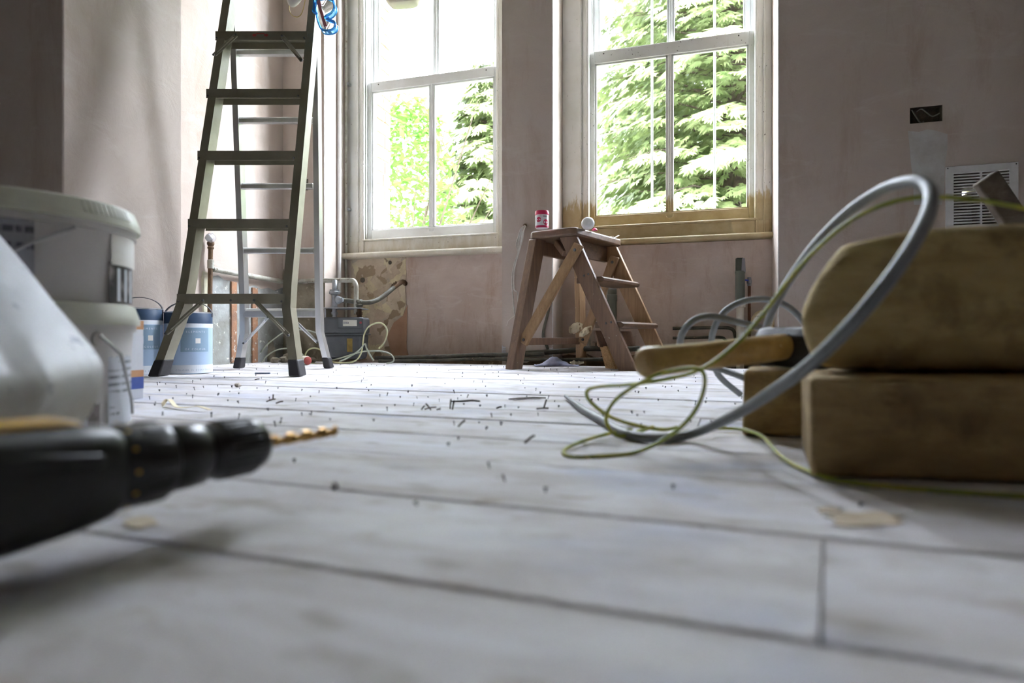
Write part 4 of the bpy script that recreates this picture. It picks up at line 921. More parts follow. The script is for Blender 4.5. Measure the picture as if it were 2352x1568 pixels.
# recessed back box with old cables
BOXM = pm('rusty_box', srgb(98, 90, 74), srgb(66, 60, 50), 40, .6, .5, bump=.4)
bxr = thing('back_box', 'rusty recessed double socket box with cable ends in the right wall', 'socket box', V((sx0 + sx1) / 2, Y0 + .04, sz0))
for (a, b, c_, d, e0, e1) in ((sx0, sx1, Y0 + .040, Y0 + .043, sz0, sz1), (sx0, sx0 + .002, Y0 + .004, Y0 + .04, sz0, sz1), (sx1 - .002, sx1, Y0 + .004, Y0 + .04, sz0, sz1), (sx0, sx1, Y0 + .004, Y0 + .04, sz0, sz0 + .002), (sx0, sx1, Y0 + .004, Y0 + .04, sz1 - .002, sz1)):
    build(MB().box(a, b, c_, d, e0, e1), 'box_side', BOXM, bxr)
for L in (((2094, 252), (2104, 268), (2114, 282), (2122, 279)), ((2104, 257), (2116, 250), (2128, 258), (2142, 267), (2158, 260))):
    build(MB().tube(cat([onY(px, py, Y0 + .02) for (px, py) in L], 5), .0035, 8), 'cable_end', pm('old_cable', srgb(120, 118, 108), None, 10, .6), bxr, smooth=True)
# patch of lighter filler below the box
FILL = pm('filler_patch', srgb(196, 196, 194), srgb(176, 172, 166), 9, .85)
mb = MB(); P = []
rr = random.Random(3)
for (px, py) in ((2086, 300), (2110, 303), (2130, 297), (2150, 300), (2176, 308), (2178, 340), (2172, 380), (2168, 430), (2164, 470), (2100, 470), (2096, 420), (2092, 370), (2088, 335)): P.append(onY(px + rr.uniform(-2, 2), py, Y0 - .0012))
build(MB().prism(P, V(0, .001, 0)), 'filler_patch', FILL, wall_front)
# ------------------------------------------------------------------ gas meter and its pipework
MET = pm('meter_grey', srgb(82, 86, 90), srgb(70, 73, 77), 9, .5, spots=srgb(200, 200, 196), sscale=44, sthr=.70); GALV = pm('galvanised_fitting', srgb(176, 180, 184), srgb(140, 144, 148), 26, .45, .5, bump=.3)
PIPEG = pm('painted_pipe', srgb(176, 176, 166), srgb(140, 136, 122), 16, .5, spots=srgb(96, 84, 66), sscale=40, sthr=.62); PIPED = pm('lead_pipe', srgb(112, 110, 98), srgb(84, 82, 72), 18, .6, bump=.3); RUST = pm('rusty_pipe', srgb(118, 92, 66), srgb(88, 68, 50), 26, .75, .2, bump=.4)
PIPEK = pm('dark_pipe', srgb(84, 80, 66), srgb(54, 52, 44), 22, .7, bump=.3, spots=srgb(140, 128, 100), sscale=50, sthr=.66); COP = pm('copper_pipe', srgb(128, 84, 60), srgb(96, 66, 50), 22, .5, .5)
YF = 2.97
ZM = 3.37
def my(px, py, d=0.0): return at(px, py, ZM) + FWD * d
met = thing('gas_meter', 'dark grey gas meter with counter window and yellow sticker below the left window', 'gas meter', my(789, 826, .07))
def slab(x0, y0, x1, y1, d0, d1, name, m, par, bev, taper=0):
    a, b = my(x0, y1), my(x1, y0); t = taper
    aa, bb = V(a.x, a.y, 0), V(b.x, b.y, 0); lo, hi = UP * a.z, UP * b.z; T = RGT * t; F0, F1 = FWD * d0, FWD * d1
    return build(MB().hexa([aa + T + F0 + lo, bb - T + F0 + lo, bb - T + F1 + lo, aa + T + F1 + lo, aa + F0 + hi, bb + F0 + hi, bb + F1 + hi, aa + F1 + hi]), name, m, par, bevel=bev, bseg=4)
slab(743, 767, 834, 826, 0, .15, 'lower_case', MET, met, .018, .012)
slab(742, 728, 835, 767, -.004, .152, 'upper_case', MET, met, .014)
slab(740, 766, 837, 769, -.008, .156, 'seam', MET, met, .002)
cw_ = slab(777, 730, 836, 754, -.020, .02, 'counter_housing', MET, met, .006)
slab(790, 735, 822, 749, -.0215, -.0195, 'counter_window', pm('counter_face', srgb(206, 204, 192), srgb(192, 190, 178), 20, .4), cw_, .0005)
dr_ = slab(791, 739.5, 803, 743.5, -.0225, -.021, 'digit_drum', INK, cw_, .0003)
for k in range(5): slab(791.8 + k * 2.2, 740.3, 793.0 + k * 2.2, 742.8, -.0230, -.0224, 'digit_drum', CARW, cw_, 0)
build(MB().lathe([(.007, 0), (.0065, .003), (.001, .004)], my(830.5, 741, -.020), 14, -FWD), 'red_button', pm('meter_red', srgb(150, 56, 66), None, 9, .5), cw_, smooth=True)
slab(797, 777, 809.5, 808, -.0012, .002, 'yellow_sticker', pm('sticker_ochre', srgb(150, 126, 52), srgb(120, 98, 40), 30, .6), met, .0006)
gp = thing('gas_pipework', 'grey gas pipes, regulator and bracket above the meter', 'pipework', my(790, 726, .07))
slab(737, 706, 828, 708, .0, .19, 'bracket_shelf', GALV, gp, .001)
slab(737, 706, 741, 728, .06, .19, 'bracket_side', GALV, gp, .001)
for px in (760, 818):
    build(MB().lathe([(.013, 0), (.013, .018), (.019, .018), (.019, .034), (.013, .034), (.013, .062)], my(px, 729, .07), 12), 'union', RUST if px > 800 else GALV, gp, smooth=True)
c_ = my(760, 706, .07)
build(MB().lathe([(.020, 0), (.020, .006), (.016, .010), (.016, .075), (.030, .080), (.030, .092), (.026, .096), (.026, .104), (.014, .106), (.014, .155), (.010, .160)], c_, 20), 'regulator', GALV, gp, smooth=True)
build(MB().lathe([(.020, 0), (.024, .010), (.018, .026), (.013, .04)], c_ + V(.012, 0, .045), 14, V(1, 0, .05)), 'regulator_outlet', GALV, gp, smooth=True)
def Yp(L, n=6): return cat([onY(px, py, y) for (px, py, y) in L], n)
build(MB().tube(Yp([(772, 689, YF + .07), (795, 690, YF + .07), (825, 694, YF + .08), (850, 694, YF + .10), (872, 686, YF + .15), (892, 671, YF + .2), (905, 659, YF + .25)]), .0135, 12), 'lead_pipe', PIPED, gp, smooth=True)
build(MB().tube(Yp([(900, 663, YF + .24), (908, 657, YF + .26), (918, 650, YF + .32), (926, 647, YF + .38), (932, 652, Y1 + .01)]), .015, 12), 'pipe_stub', RUST, gp, smooth=True)
for k in range(3): build(MB().tube(Yp([(896 + k * 4, 670 - k * 3, YF + .235 + .01 * k), (902 + k * 4, 652 - k * 3, YF + .235 + .01 * k)], 3), .006, 6), 'binding', RUST, gp, smooth=True)
build(MB().tube(cat([onX(489, 618, XA + .03), onX(560, 631, XA + .03), onX(640, 645, XA + .03)], 5), .0145, 12), 'wall_pipe', PIPEG, gp, smooth=True)
build(MB().tube([onX(638, 645, XA + .03), onY(652, 648, Y0 - .03)] + Yp([(700, 645, Y0 - .03), (760, 644, YF + .10), (802, 643.5, YF + .07), (812, 645, YF + .07), (817, 653, YF + .07), (818, 665, YF + .07), (818, 700, YF + .07), (818, 722, YF + .07)], 5), .0135, 12), 'supply_pipe', PIPEG, gp, smooth=True)
build(MB().lathe([(.018, 0), (.020, .004), (.020, .012), (.016, .016), (.016, .022), (.020, .026), (.020, .036), (.016, .040)], my(818, 703, .07), 12), 'coupling', PIPED, gp, smooth=True)
stp = thing('capped_stopcock', 'old brass stopcock pipe with film-wrapped tap on the alcove wall', 'tap', onX(484, 835, XA + .03))
build(MB().tube([onX(482, 838, XA + .03), onX(482, 700, XA + .03), onX(483, 620, XA + .03), onX(484, 560, XA + .03)], .0115, 12), 'riser', RUST, stp, smooth=True)
pc_ = onX(484, 612, XA + .03); pd_ = onX(484, 572, XA + .03)
build(MB().lathe([(.017, -.01), (.017, .03), (.014, .036)], pc_, 12), 'tee', PIPEG, stp, smooth=True)
build(MB().lathe([(.013, 0), (.016, .003), (.016, .010), (.012, .014), (.018, .024), (.018, .034), (.014, .040)], pd_, 12), 'tap_body', RUST, stp, smooth=True)
FILM = clear_mat('plastic_film', (.92, .95, 1), .75)
build(MB().lathe([(.002, -.012), (.016, -.008), (.018, .004), (.012, .012), (.002, .015)], pd_ + UP * .055 + V(0, -.012, 0), 14, V(.5, -.8, .4)), 'tap_head', STEEL, stp, smooth=True)
mb = MB(); rg = []
for i in range(7):
    t = i / 6; rr2 = .026 * math.sin(.3 + 2.4 * t); rg.append([pd_ + UP * (.030 + .05 * t) + V(.006, -.006, 0) + V(math.cos(k), math.sin(k), 0) * rr2 * (1 + .25 * noise.noise(V(k, i, 2))) for k in [2 * math.pi * j / 12 for j in range(12)]])
build(MB().loft(rg), 'plastic_film', FILM, stp, smooth=True)

# ------------------------------------------------------------------ exposed wall at the foot of the alcove
GREYW = pm('bare_grey_wall', srgb(166, 170, 170), srgb(132, 132, 126), 7, .8, bump=.5, spots=srgb(214, 212, 204), sscale=36, sthr=.62); BROWNW = pm('bare_brown_wall', srgb(146, 138, 120), srgb(112, 102, 84), 9, .85, bump=.6, spots=srgb(170, 160, 140), sscale=26, sthr=.63); BATT = pm('rust_batten', srgb(168, 122, 90), srgb(136, 104, 84), 16, .8, bump=.4, spots=srgb(190, 184, 174), sscale=50, sthr=.6)
def plateX(L, x, m, name, par, t=.004): return build(MB().prism([onX(px, py, x) for (px, py) in L], V(t, 0, 0)), name, m, par)
def plateY(L, y, m, name, par, t=.003): return build(MB().prism([onY(px, py, y) for (px, py) in L], V(0, -t, 0)), name, m, par)
plateX([(470, 838), (486, 838), (486, 640), (478, 626), (466, 622), (462, 640), (463, 700)], XA + .0005, pm('cream_patch', srgb(214, 212, 190), srgb(196, 192, 168), 14, .8, bump=.3), 'cream_patch', alcove, .003)
plateX([(486, 838), (486, 636), (500, 632), (512, 642), (528, 645), (540, 652), (556, 650), (570, 658), (584, 655), (598, 664), (615, 661), (630, 668), (649, 660), (649, 834)], XA + .0005, GREYW, 'bare_wall', alcove, .005)
for (a, b, t0_) in ((529, 541, 648), (577, 589, 662)): plateX([(a, 833), (b, 831), (b, t0_), (a, t0_ - 2)], XA + .004, BATT, 'batten', alcove, .010)
plateY([(650, 834), (650, 660), (662, 654), (676, 656), (690, 650), (704, 652), (720, 646), (736, 648), (747, 640), (746, 834)], Y0 - .0005, BROWNW, 'bare_wall', wall_front, .003)
plateY([(636, 650), (648, 640), (652, 618), (655, 640), (650, 652)], Y0 - .001, BROWNW, 'torn_plaster', wall_front, .004)
# plaster edges below the left window: old layers beside the fresh plaster
plateY([(806, 590), (936, 578), (932, 600), (934, 632), (930, 660), (934, 700), (926, 725), (905, 740), (890, 770), (900, 800), (905, 826), (806, 826)], Y1 - .0005, OLD, 'old_plaster', wall_front, .003)
plateY([(905, 740), (926, 725), (936, 700), (934, 800), (940, 822), (905, 824), (896, 800), (889, 772)], Y1 - .0035, pm('raw_plaster', srgb(178, 142, 116), srgb(160, 124, 98), 8, .85), 'raw_plaster', wall_front, .002)
for (px, py, r) in ((833, 643, .017), (896, 603, .012)): build(MB().lathe([(r, 0), (r * .9, .004), (r * .5, .005)], onY(px, py, Y1 - .003), 16, V(0, -1, 0)), 'bored_hole_shade', GAP, wall_front, smooth=True)  # raised dark discs stand for the shade in the holes
# ragged brown line where the plaster stops above the floor
def ragged(x0, x1, y, h0, name, par, m, seed):
    rr = random.Random(seed); n = max(6, int((x1 - x0) / .035)); top_ = [V(x0 + (x1 - x0) * i / n, y, h0 + rr.uniform(-.012, .016)) for i in range(n + 1)]
    return build(MB().prism([V(x0, y, -.03)] + top_ + [V(x1, y, -.03)], V(0, -.004, 0)), name, m, par)
ragged(onY(905, 800, Y1).x, XP0, Y1, .030, 'bare_foot', wall_front, DIRT, 1); ragged(XP0 + .024, XP1 - .024, Y0, .018, 'bare_foot', wall_front, DIRT, 2); ragged(XP1, XR, Y1, .045, 'bare_foot', wall_front, DIRT, 3); ragged(XR, onY(1850, 800, Y0).x, Y0, .085, 'bare_foot', wall_front, DIRT, 4)
# small switch box on the wall beside the ladder
q = onY(697, 425, Y0); sb = thing('switch_box', 'small rusty switch box sunk in the wall behind the ladder', 'switch box', q)
build(MB().box(q.x - .034, q.x + .034, Y0 - .004, Y0, q.z - .034, q.z + .034), 'rim', BOXM, sb, bevel=.002); build(MB().box(q.x - .028, q.x + .028, Y0 - .0055, Y0 - .003, q.z - .028, q.z + .028), 'inside_shade', GAP, sb)  # dark front plate stands for shade in the sunken box

# ------------------------------------------------------------------ other pipes and cables along the window wall
vp = thing('riser_pipe', 'thin cream pipe running up the corner left of the left window', 'pipe', onY(794, 640, Y1 - .03))
xv = onY(795, 300, Y1 - .03).x
build(MB().tube([V(xv, Y1 - .03, .05), V(xv, Y1 - .03, ZC)], .0085, 10), 'tube', PIPEG, vp, smooth=True)
for py in (192, 480): p = onY(798, py, Y1 - .03); build(MB().obox(V(xv + .006, Y1 - .016, p.z), V(.014, 0, 0), V(0, .016, 0), V(0, 0, .008)), 'clip', GALV, vp, bevel=.002)
xq = XL + .012
build(MB().tube([V(xq, Y1 - .1, .42), V(xq, Y1 - .1, ZC)], .012, 10), 'conduit', pm('white_conduit', srgb(226, 226, 226), srgb(212, 210, 208), 8, .5), label='white conduit running down the reveal left of the left window', cat='conduit', smooth=True)
def floorpipe(L, r, m, label, y): build(MB().tube(Yp([(px, py, y) for (px, py) in L], 4), r, 10), 'floor_pipe', m, label=label, cat='pipe', group='pipes along the window wall', smooth=True)
floorpipe([(862, 822), (950, 820), (1030, 818), (1095, 815), (1175, 814), (1250, 813)], .011, PIPEK, 'dark upper pipe along the skirting between ladder and stool', 3.02 + .06)
floorpipe([(870, 829), (1000, 827), (1120, 824), (1260, 826), (1430, 824)], .009, PIPEK, 'dark lower pipe lying in the floor gap under the left window', 3.02 + .05)
floorpipe([(1200, 812), (1290, 806), (1360, 800), (1410, 802), (1470, 800)], .014, PIPEK, 'thick crusted pipe on the wall foot behind the stool', Y0 - .02)
floorpipe([(1545, 754), (1600, 753), (1660, 752), (1680, 755), (1687, 764), (1690, 785), (1692, 830)], .009, PIPEK, 'upper brown pipe bending down below the right window', Y1 - .04)
floorpipe([(1545, 776), (1600, 775), (1650, 774), (1664, 778), (1668, 790), (1668, 830)], .008, PIPEK, 'lower brown pipe bending down below the right window', Y1 - .05)
PVC = pm('grey_waste_pipe', srgb(104, 110, 100), srgb(90, 96, 88), 10, .45); WPVC = pm('white_fitting', srgb(214, 210, 198), srgb(198, 192, 176), 12, .5)
def upipe(name, label, px, ytop, ybot, y, r, m, extra=None):
    a, b = onY(px, ybot, y), onY(px, ytop, y); t = thing(name, label, 'pipe', a)
    build(MB().lathe([(r, 0), (r, b.z - a.z), (r * .85, b.z - a.z), (r * .85, b.z - a.z - .05)], a, 24), 'tube', m, t, smooth=True)
    return t, a, b
t, a, b = upipe('waste_pipe', 'grey waste pipe with taped end behind the stool treads', 1406, 660, 833, Y1 - .06, .0245, PVC)
build(MB().lathe([(.027, 0), (.0275, .002), (.0275, .035), (.025, .037)], V(a.x, a.y, onY(1406, 692, Y1 - .06).z), 24), 'socket', PVC, t, smooth=True)
build(MB().lathe([(.026, 0), (.027, .006), (.020, .018), (.004, .022)], b - UP * .002, 16, V(-.25, -.75, .6)), 'taped_end', FILM, t, smooth=True)
t, a, b = upipe('waste_pipe', 'grey waste pipe with white nut and split open top below the right window', 1700, 625, 694, Y1 - .07, .0235, PVC)
build(MB().lathe([(.0255, 0), (.0255, .010), (.024, .012)], V(a.x, a.y, b.z - .006), 24), 'socket', PVC, t, smooth=True)
build(MB().lathe([(.023, 0), (.023, .07), (.012, .075)], b, 14, None, .4, 3.6), 'split_top', PVC, t, smooth=True)
build(MB().hexa([b + V(.004, -.02, 0), b + V(.026, -.018, 0), b + V(.026, -.012, 0), b + V(.004, -.014, 0), b + V(.008, -.016, .07), b + V(.022, -.014, .07), b + V(.022, -.010, .07), b + V(.008, -.012, .07)]), 'grey_sleeve', pm('sleeve_grey', srgb(140, 140, 148), None, 9, .5), t, bevel=.002)
nb_ = onY(1700, 706, Y1 - .07)
build(MB().lathe([(.024, 0), (.026, .002), (.026, .020), (.023, .024)], nb_, 8), 'nut', WPVC, t)
build(MB().lathe([(.019, 0), (.019, nb_.z + .02)], V(nb_.x, nb_.y, -.02), 20), 'white_tube', WPVC, t, smooth=True)
t, a, b = upipe('copper_riser', 'thin copper pipe with chrome valve beside the grey waste pipe', 1721, 655, 833, Y1 - .05, .0075, COP)
build(MB().lathe([(.010, 0), (.010, .012), (.013, .014), (.013, .030), (.010, .032), (.010, .044), (.006, .046)], b - UP * .004, 12), 'valve', STEEL, t, smooth=True)
build(MB().bar(b + V(-.004, -.010, .024), b + V(-.034, -.018, .028), .008, .005, UP), 'blue_lever', pm('lever_blue', srgb(46, 64, 150), None, 9, .4), t, bevel=.001)
ce = [onY(px, py, Y1 - .08) for (px, py) in ((1732, 760), (1735, 735), (1746, 722), (1762, 722), (1774, 738), (1778, 765), (1778, 833))]
build(MB().tube(cat(ce, 6), .021, 14), 'lagged_elbow', pm('old_lagging', srgb(206, 190, 152), srgb(174, 152, 114), 22, .9, bump=.7, spots=srgb(110, 92, 66), sscale=50, sthr=.6), label='cream lagged pipe elbow low on the wall left of the beam', cat='pipe', smooth=True)
gr = onY(1352, 800, Y0 - .012); t = thing('valve_pipe', 'thin green pipe with small rusty handwheel behind the stool', 'pipe', gr)
build(MB().tube([onY(1353, 805, Y0 + .05), onY(1353, 742, Y0 + .05)], .008, 10), 'tube', PIPEG, t, smooth=True)
wv = onY(1369, 786, Y0 - .02); build(MB().lathe([(.004, -.022), (.004, -.004), (.018, -.002), (.022, .001), (.018, .004), (.003, .005)], wv, 16), 'handwheel', RUST, t, smooth=True)
build(MB().tube(cat([onY(1263, 697, Y0 - .012), onY(1257, 725, Y0 - .012), onY(1249, 755, Y0 - .012), onY(1248, 778, Y0 - .012), onY(1256, 795, Y0 - .014), onY(1262, 812, Y0 - .016)], 5), .0075, 10), 'hose_end', PIPED, label='short dark hose end standing against the pier behind the stool', cat='hose', smooth=True)
cb = thing('wall_cable', 'grey flat cables with stripped ends hanging from a hole in the pier', 'cable', onY(1190, 745, Y0 - .01))
OC = pm('cable_sheath', srgb(222, 220, 214), srgb(176, 172, 162), 14, .4)
for i, L in enumerate(([(1206, 518, .0), (1196, 526, .02), (1190, 545, .025), (1186, 562, .022), (1190, 580, .02), (1183, 600, .015), (1177, 625, .012), (1176, 655, .012), (1179, 690, .012), (1181, 718, .014), (1183, 724, .016)],
                       [(1207, 520, .0), (1203, 530, .025), (1200, 550, .03), (1194, 572, .024), (1189, 590, .02), (1182, 615, .016), (1180, 640, .014), (1181, 665, .014), (1188, 671, .016), (1190, 690, .018), (1192, 705, .016)])):
    pts = cat([onY(px, py, Y0 - .006 - d) for (px, py, d) in L], 4); build(MB().tube(pts, .0056, 8, flat=.6), 'cable', OC, cb, smooth=True)
build(MB().tube(cat([onY(px, py, Y0 - .02) for (px, py) in ((1184, 723), (1176, 729), (1167, 737), (1164, 748))], 4), .0018, 6), 'bare_wire', pm('bare_wire', srgb(220, 214, 204), None, 9, .4), cb, smooth=True)
build(MB().strip(cat([onY(px, py, Y0 - .03) for (px, py) in ((1199, 522), (1192, 545), (1190, 580), (1196, 560), (1199, 530))], 4), .010, .001, RGT), 'torn_sheath', OC, cb)
hm = onY(1206, 518, Y0); build(MB().lathe([(.010, 0), (.011, .003), (.006, .004)], hm, 10, V(0, -1, 0)), 'hole_rim', DIRT, wall_front, smooth=True)
# lamp hanging high in front of the left window
lc = onY(925, -22, 2.75)
lf = thing('hanging_lamp', 'cream plastic lamp housing hanging at the top of the left window', 'lamp', lc)
tl = (RGT * .99 + UP * .10).normalized(); tu = (UP - tl * UP.dot(tl)).normalized()
mb = MB(); rg = []
for (h, w, d) in ((-.075, .060, .035), (-.070, .068, .040), (-.045, .086, .046), (.02, .092, .05), (.05, .09, .05), (.055, .08, .045)):
    rg.append([lc + tu * h + tl * w * math.copysign(abs(math.cos(k)) ** .45, math.cos(k)) + FWD * d * math.copysign(abs(math.sin(k)) ** .45, math.sin(k)) for k in [2 * math.pi * i / 24 for i in range(24)]])
build(MB().loft(rg), 'diffuser', pm('cream_plastic', srgb(232, 228, 204), srgb(220, 214, 188), 6, .4), lf, smooth=True)
build(MB().obox(lc - tl * .045 + tu * .0, tl * .050, FWD * .054, tu * .028), 'dark_cover', pm('navy_plastic', srgb(66, 66, 92), srgb(54, 54, 78), 8, .5), lf, bevel=.012, bseg=3)
build(MB().tube([lc + tu * .05, V(lc.x, lc.y, ZC)], .004, 8), 'flex', OC, lf, smooth=True)
# ------------------------------------------------------------------ small things on the floor
CYW = pm('pale_flex', srgb(206, 204, 150), srgb(186, 190, 160), 14, .5); CGR = pm('pale_grey_flex', srgb(176, 182, 164), srgb(160, 166, 150), 14, .5)
def fp(L, y): return cat([onY(px, py, y) for (px, py) in L], 6)
fx = [([(735, 836), (722, 835), (708, 833), (701, 826), (702, 812), (712, 801), (728, 800), (742, 808), (752, 822), (765, 831), (790, 833), (815, 829), (828, 814), (833, 795), (836, 770), (845, 752), (860, 743), (876, 742), (887, 752), (889, 768), (882, 788), (870, 800)], 2.90, CYW, 'pale yellow flex looped on the floor in front of the gas meter'),
      ([(780, 830), (805, 818), (825, 804), (838, 790), (842, 800), (850, 815), (858, 828)], 2.86, CGR, 'short grey flex bent to a peak right of the gas meter'),
      ([(760, 828), (790, 820), (830, 808), (870, 806), (895, 812), (905, 824), (900, 832), (888, 834)], 2.92, CGR, 'grey flex lying flat along the floor right of the meter'),
      ([(592, 832), (596, 815), (610, 795), (630, 778), (655, 762), (690, 757), (720, 762), (745, 775)], 2.95, CGR, 'green grey flex arching behind the front ladder legs'),
      ([(601, 832), (612, 818), (635, 804), (665, 800), (690, 810), (705, 826)], 2.93, CGR, 'lower grey flex arching near the red-ended roll')]
for (L, y, m, lab) in fx: build(MB().tube(fp(L, y), .0042, 8), 'loose_flex', m, label=lab, cat='flex', group='loose flexes by the meter', smooth=True)
ra, rb = onZ(690, 834, .018), onZ(712, 835.5, .018); rd = (rb - ra).normalized(); rc = onZ(697, 838.5, 0) + UP * .0245
rl = thing('tape_roll', 'white cylinder with red end lying on the floor behind the ladder', 'cylinder', V(rc.x, rc.y, 0))
ax = (RGT * .8 - FWD * .6 + UP * 0).normalized()
build(MB().lathe([(.020, -.045), (.024, -.043), (.024, .030), (.022, .034)], rc, 20, ax), 'body', WPVC, rl, smooth=True); build(MB().lathe([(.021, .034), (.021, .040), (.017, .043), (.004, .044)], rc, 20, ax), 'red_end', pm('dull_red', srgb(176, 84, 76), srgb(160, 70, 64), 14, .6), rl, smooth=True)
# cloth
CLO = pm('cloth_blue', srgb(168, 172, 196), srgb(140, 144, 170), 20, .85, bump=.2)
ce = onZ(1278, 840.5); mb = MB(); N, Mm = 26, 12; pts = []
for i in range(N):
    for j in range(Mm):
        u, v = i / (N - 1) - .5, j / (Mm - 1) - .5
        h = .042 * math.exp(-((u + .05) / .22) ** 2) * max(0, 1 - (2 * v) ** 2) ** .6 + .012 * abs(noise.noise(V(u * 9 + v * 7, v * 11, .3))) * (1 - abs(v) * 1.2)
        pts.append(ce + RGT * (u * .22 + .01 * noise.noise(V(u * 6, v * 5, 4))) + FWD * (v * .10 + .012 * noise.noise(V(u * 8, 2, 3))) + UP * max(h + .003, .003))
mb.add(pts, [(i * Mm + j, (i + 1) * Mm + j, (i + 1) * Mm + j + 1, i * Mm + j + 1) for i in range(N - 1) for j in range(Mm - 1)])
o = build(mb, 'dust_cloth', CLO, label='crumpled blue grey cloth on the floor between the stool legs', cat='cloth', smooth=True); s_ = o.modifiers.new('thick', 'SOLIDIFY'); s_.thickness = .002
# rubble by the alcove
RUB_M = pm('rubble', srgb(150, 142, 126), srgb(112, 104, 90), 20, .9, bump=.6)
def lump(c, r, seed, sq=.7):
    mb = MB(); n, m_ = 9, 6; rings = []
    for i in range(m_ + 1):
        t = math.pi * i / m_; ring = []
        for k in range(n):
            a = 2 * math.pi * k / n; q = V(math.sin(t) * math.cos(a), math.sin(t) * math.sin(a), math.cos(t) * sq)
            ring.append(c + q * r * (1 + .38 * noise.noise(q * 1.7 + V(seed, seed * 2, 0))) + UP * r * sq * .8)
        rings.append(ring)
    return mb.loft(rings)
for k, (px, py, y, r, w) in enumerate(((668, 833, 3.0, .045, 'largest grey rubble lump against the alcove corner'), (690, 832, 3.02, .030, 'rubble lump left of the gas meter'), (652, 834, 2.96, .028, 'middle rubble lump behind the ladder front leg'), (632, 835, 2.92, .026, 'small rubble lump left of the flex arch'), (718, 833, 3.0, .024, 'small rubble lump below the meter bracket'))):
    p = onY(px, py, y); p.z = 0.0; build(lump(p, r, k + 1), 'rubble_lump', RUB_M, label=w, cat='rubble', group='rubble by the alcove', smooth=True)
for k, (px, py, y, w) in enumerate(((668, 782, 3.09, 'broken plaster slab leaning on the alcove corner, upper piece'), (615, 792, 3.0, 'broken plaster flake leaning on the alcove wall'))):
    p = onY(px, py, y); b0 = V(p.x, p.y, 0)
    mb = MB().prism([b0 + V(-.045, 0, .0), b0 + V(.04, 0, .0), b0 + V(.05, 0, p.z * .6), b0 + V(.02, .012, p.z + .02), b0 + V(-.02, .012, p.z + .035), b0 + V(-.05, .006, p.z * .7)], V(0, .012, 0)); build(mb, 'plaster_slab', RUB_M, label=w, cat='rubble', group='rubble by the alcove', bevel=.003)
# nails standing in the boards, as parts of their board
NAILM = pm('nail_dark', srgb(92, 92, 98), srgb(70, 70, 76), 30, .6, .3)
nail_me = []
for (r, h) in ((.0022, .004), (.0028, .0055), (.0018, .009)):
    mb = MB().lathe([(r * .45, -.002), (r * .45, h - .0015), (r, h - .0014), (r * .9, h)], V(0, 0, 0), 7)
    me = bpy.data.meshes.new('nail'); me.from_pydata(mb.v, [], mb.f); me.materials.append(NAILM); nail_me.append(me)
nr = random.Random(21); cnt = 0
def place_nail(p, s_=1.0):
    q, w = p.dot(bv), p.dot(bu)
    for (o, w0, w1, t0, t1, dz) in planks:
        if w0 + .006 < q < w1 - .006 and t0 + .01 < w < t1 - .01:
            e = bpy.data.objects.new('nail', nr.choice(nail_me)); col.objects.link(e); e.parent = o; e.location = (p.x, p.y, dz); e.scale = (s_, s_, s_)
            e.rotation_euler = (nr.uniform(-.35, .35), nr.uniform(-.35, .35), nr.uniform(0, 6)); return True
    return False
while cnt < 250:
    py = 838 + 150 * nr.random() ** 2.4; px = nr.uniform(330, 1720)
    if px < 480 and py < 870: continue
    if place_nail(onZ(px, py), nr.uniform(.6, 1.05)): cnt += 1
for (px, py, s_) in ((1125, 1076, .8), (1160, 1105, .8), (1253, 1130, .8), (1546, 1123, .8), (676, 1062, .8), (958, 1160, 1.0), (1030, 1022, 1.0), (1052, 1008, 1.0), (1095, 1160, .9), (1975, 1162, .9)): place_nail(onZ(px, py), s_)
# loose rusty nails, splinters and scraps
RN = pm('rusty_nail', srgb(96, 84, 76), srgb(70, 62, 58), 30, .7, .4)
k = 0
NL = ['leaning rusty nail, leftmost of the cluster left of the splinters', 'low rusty nail beside the leftmost leaning nail', 'tilted rusty nail in the middle of the nail cluster', 'short rusty nail stub in the nail cluster', 'upright rusty nail, left of the standing pair before the splinters', 'upright rusty nail, right of the standing pair before the splinters', 'short rusty nail below the left end of the right splinter', 'flat rusty nail below the right splinter', 'standing rusty nail at the right end of the flat nail', 'long rusty nail lying before the ladder, nearest the carton', 'second rusty nail lying before the ladder', 'small upright rusty nail before the ladder', 'rusty nail lying between the ladder and the pale crumb', 'tilted rusty nail right of the drill bit tip', 'tilted rusty nail halfway between drill bit and wire loop']
for (px, py, a, b) in ((968, 944, .9, .014), (975, 943, .2, .03), (990, 945, 2.2, .022), (1003, 944, .1, .01), (1034, 943, 1.5, .028), (1039, 944, 1.4, .026), (1140, 941, .3, .014), (1232, 942, .05, .03), (1249, 941, 1.3, .026), (612, 925, .3, .026), (634, 929, .3, .02), (627, 920, 1.5, .016), (585, 874, .2, .02), (1052, 984, .8, .02), (1205, 1022, .7, .022)):
    p = onZ(px, py) + UP * .003; d = RGT * math.cos(a) + UP * math.sin(a) * .9; q = p + d * b * .8
    q.z = max(q.z, .003)
    build(MB().tube([p, p * .4 + q * .6 + UP * .001, q], .0016, 6), 'loose_nail', RN, label=NL[k], cat='nail', group='loose rusty nails', smooth=True); k += 1
GOU = pm('dark_splinter', srgb(72, 60, 48), srgb(50, 42, 36), 30, .9)
for (L, w, lab) in ((((1035, 924), (1062, 923.5), (1085, 922), (1102, 923)), .016, 'left dark splinter gouge lying in the middle of the floor'), (((1168, 918.5), (1190, 917.5), (1225, 915.5), (1254, 916)), .018, 'right dark splinter gouge lying in the middle of the floor')):
    P = [onZ(px, py) for (px, py) in L]; n = len(P); up = [p + FWD * w * (.2 if i in (0, n - 1) else 1.0) for i, p in enumerate(P)]
    build(MB().prism([V(p.x, p.y, .0012) for p in P] + [V(p.x, p.y, .0012) for p in reversed(up)], UP * .0022), 'floor_splinter', GOU, label=lab, cat='splinter', group='splinters on the floor')
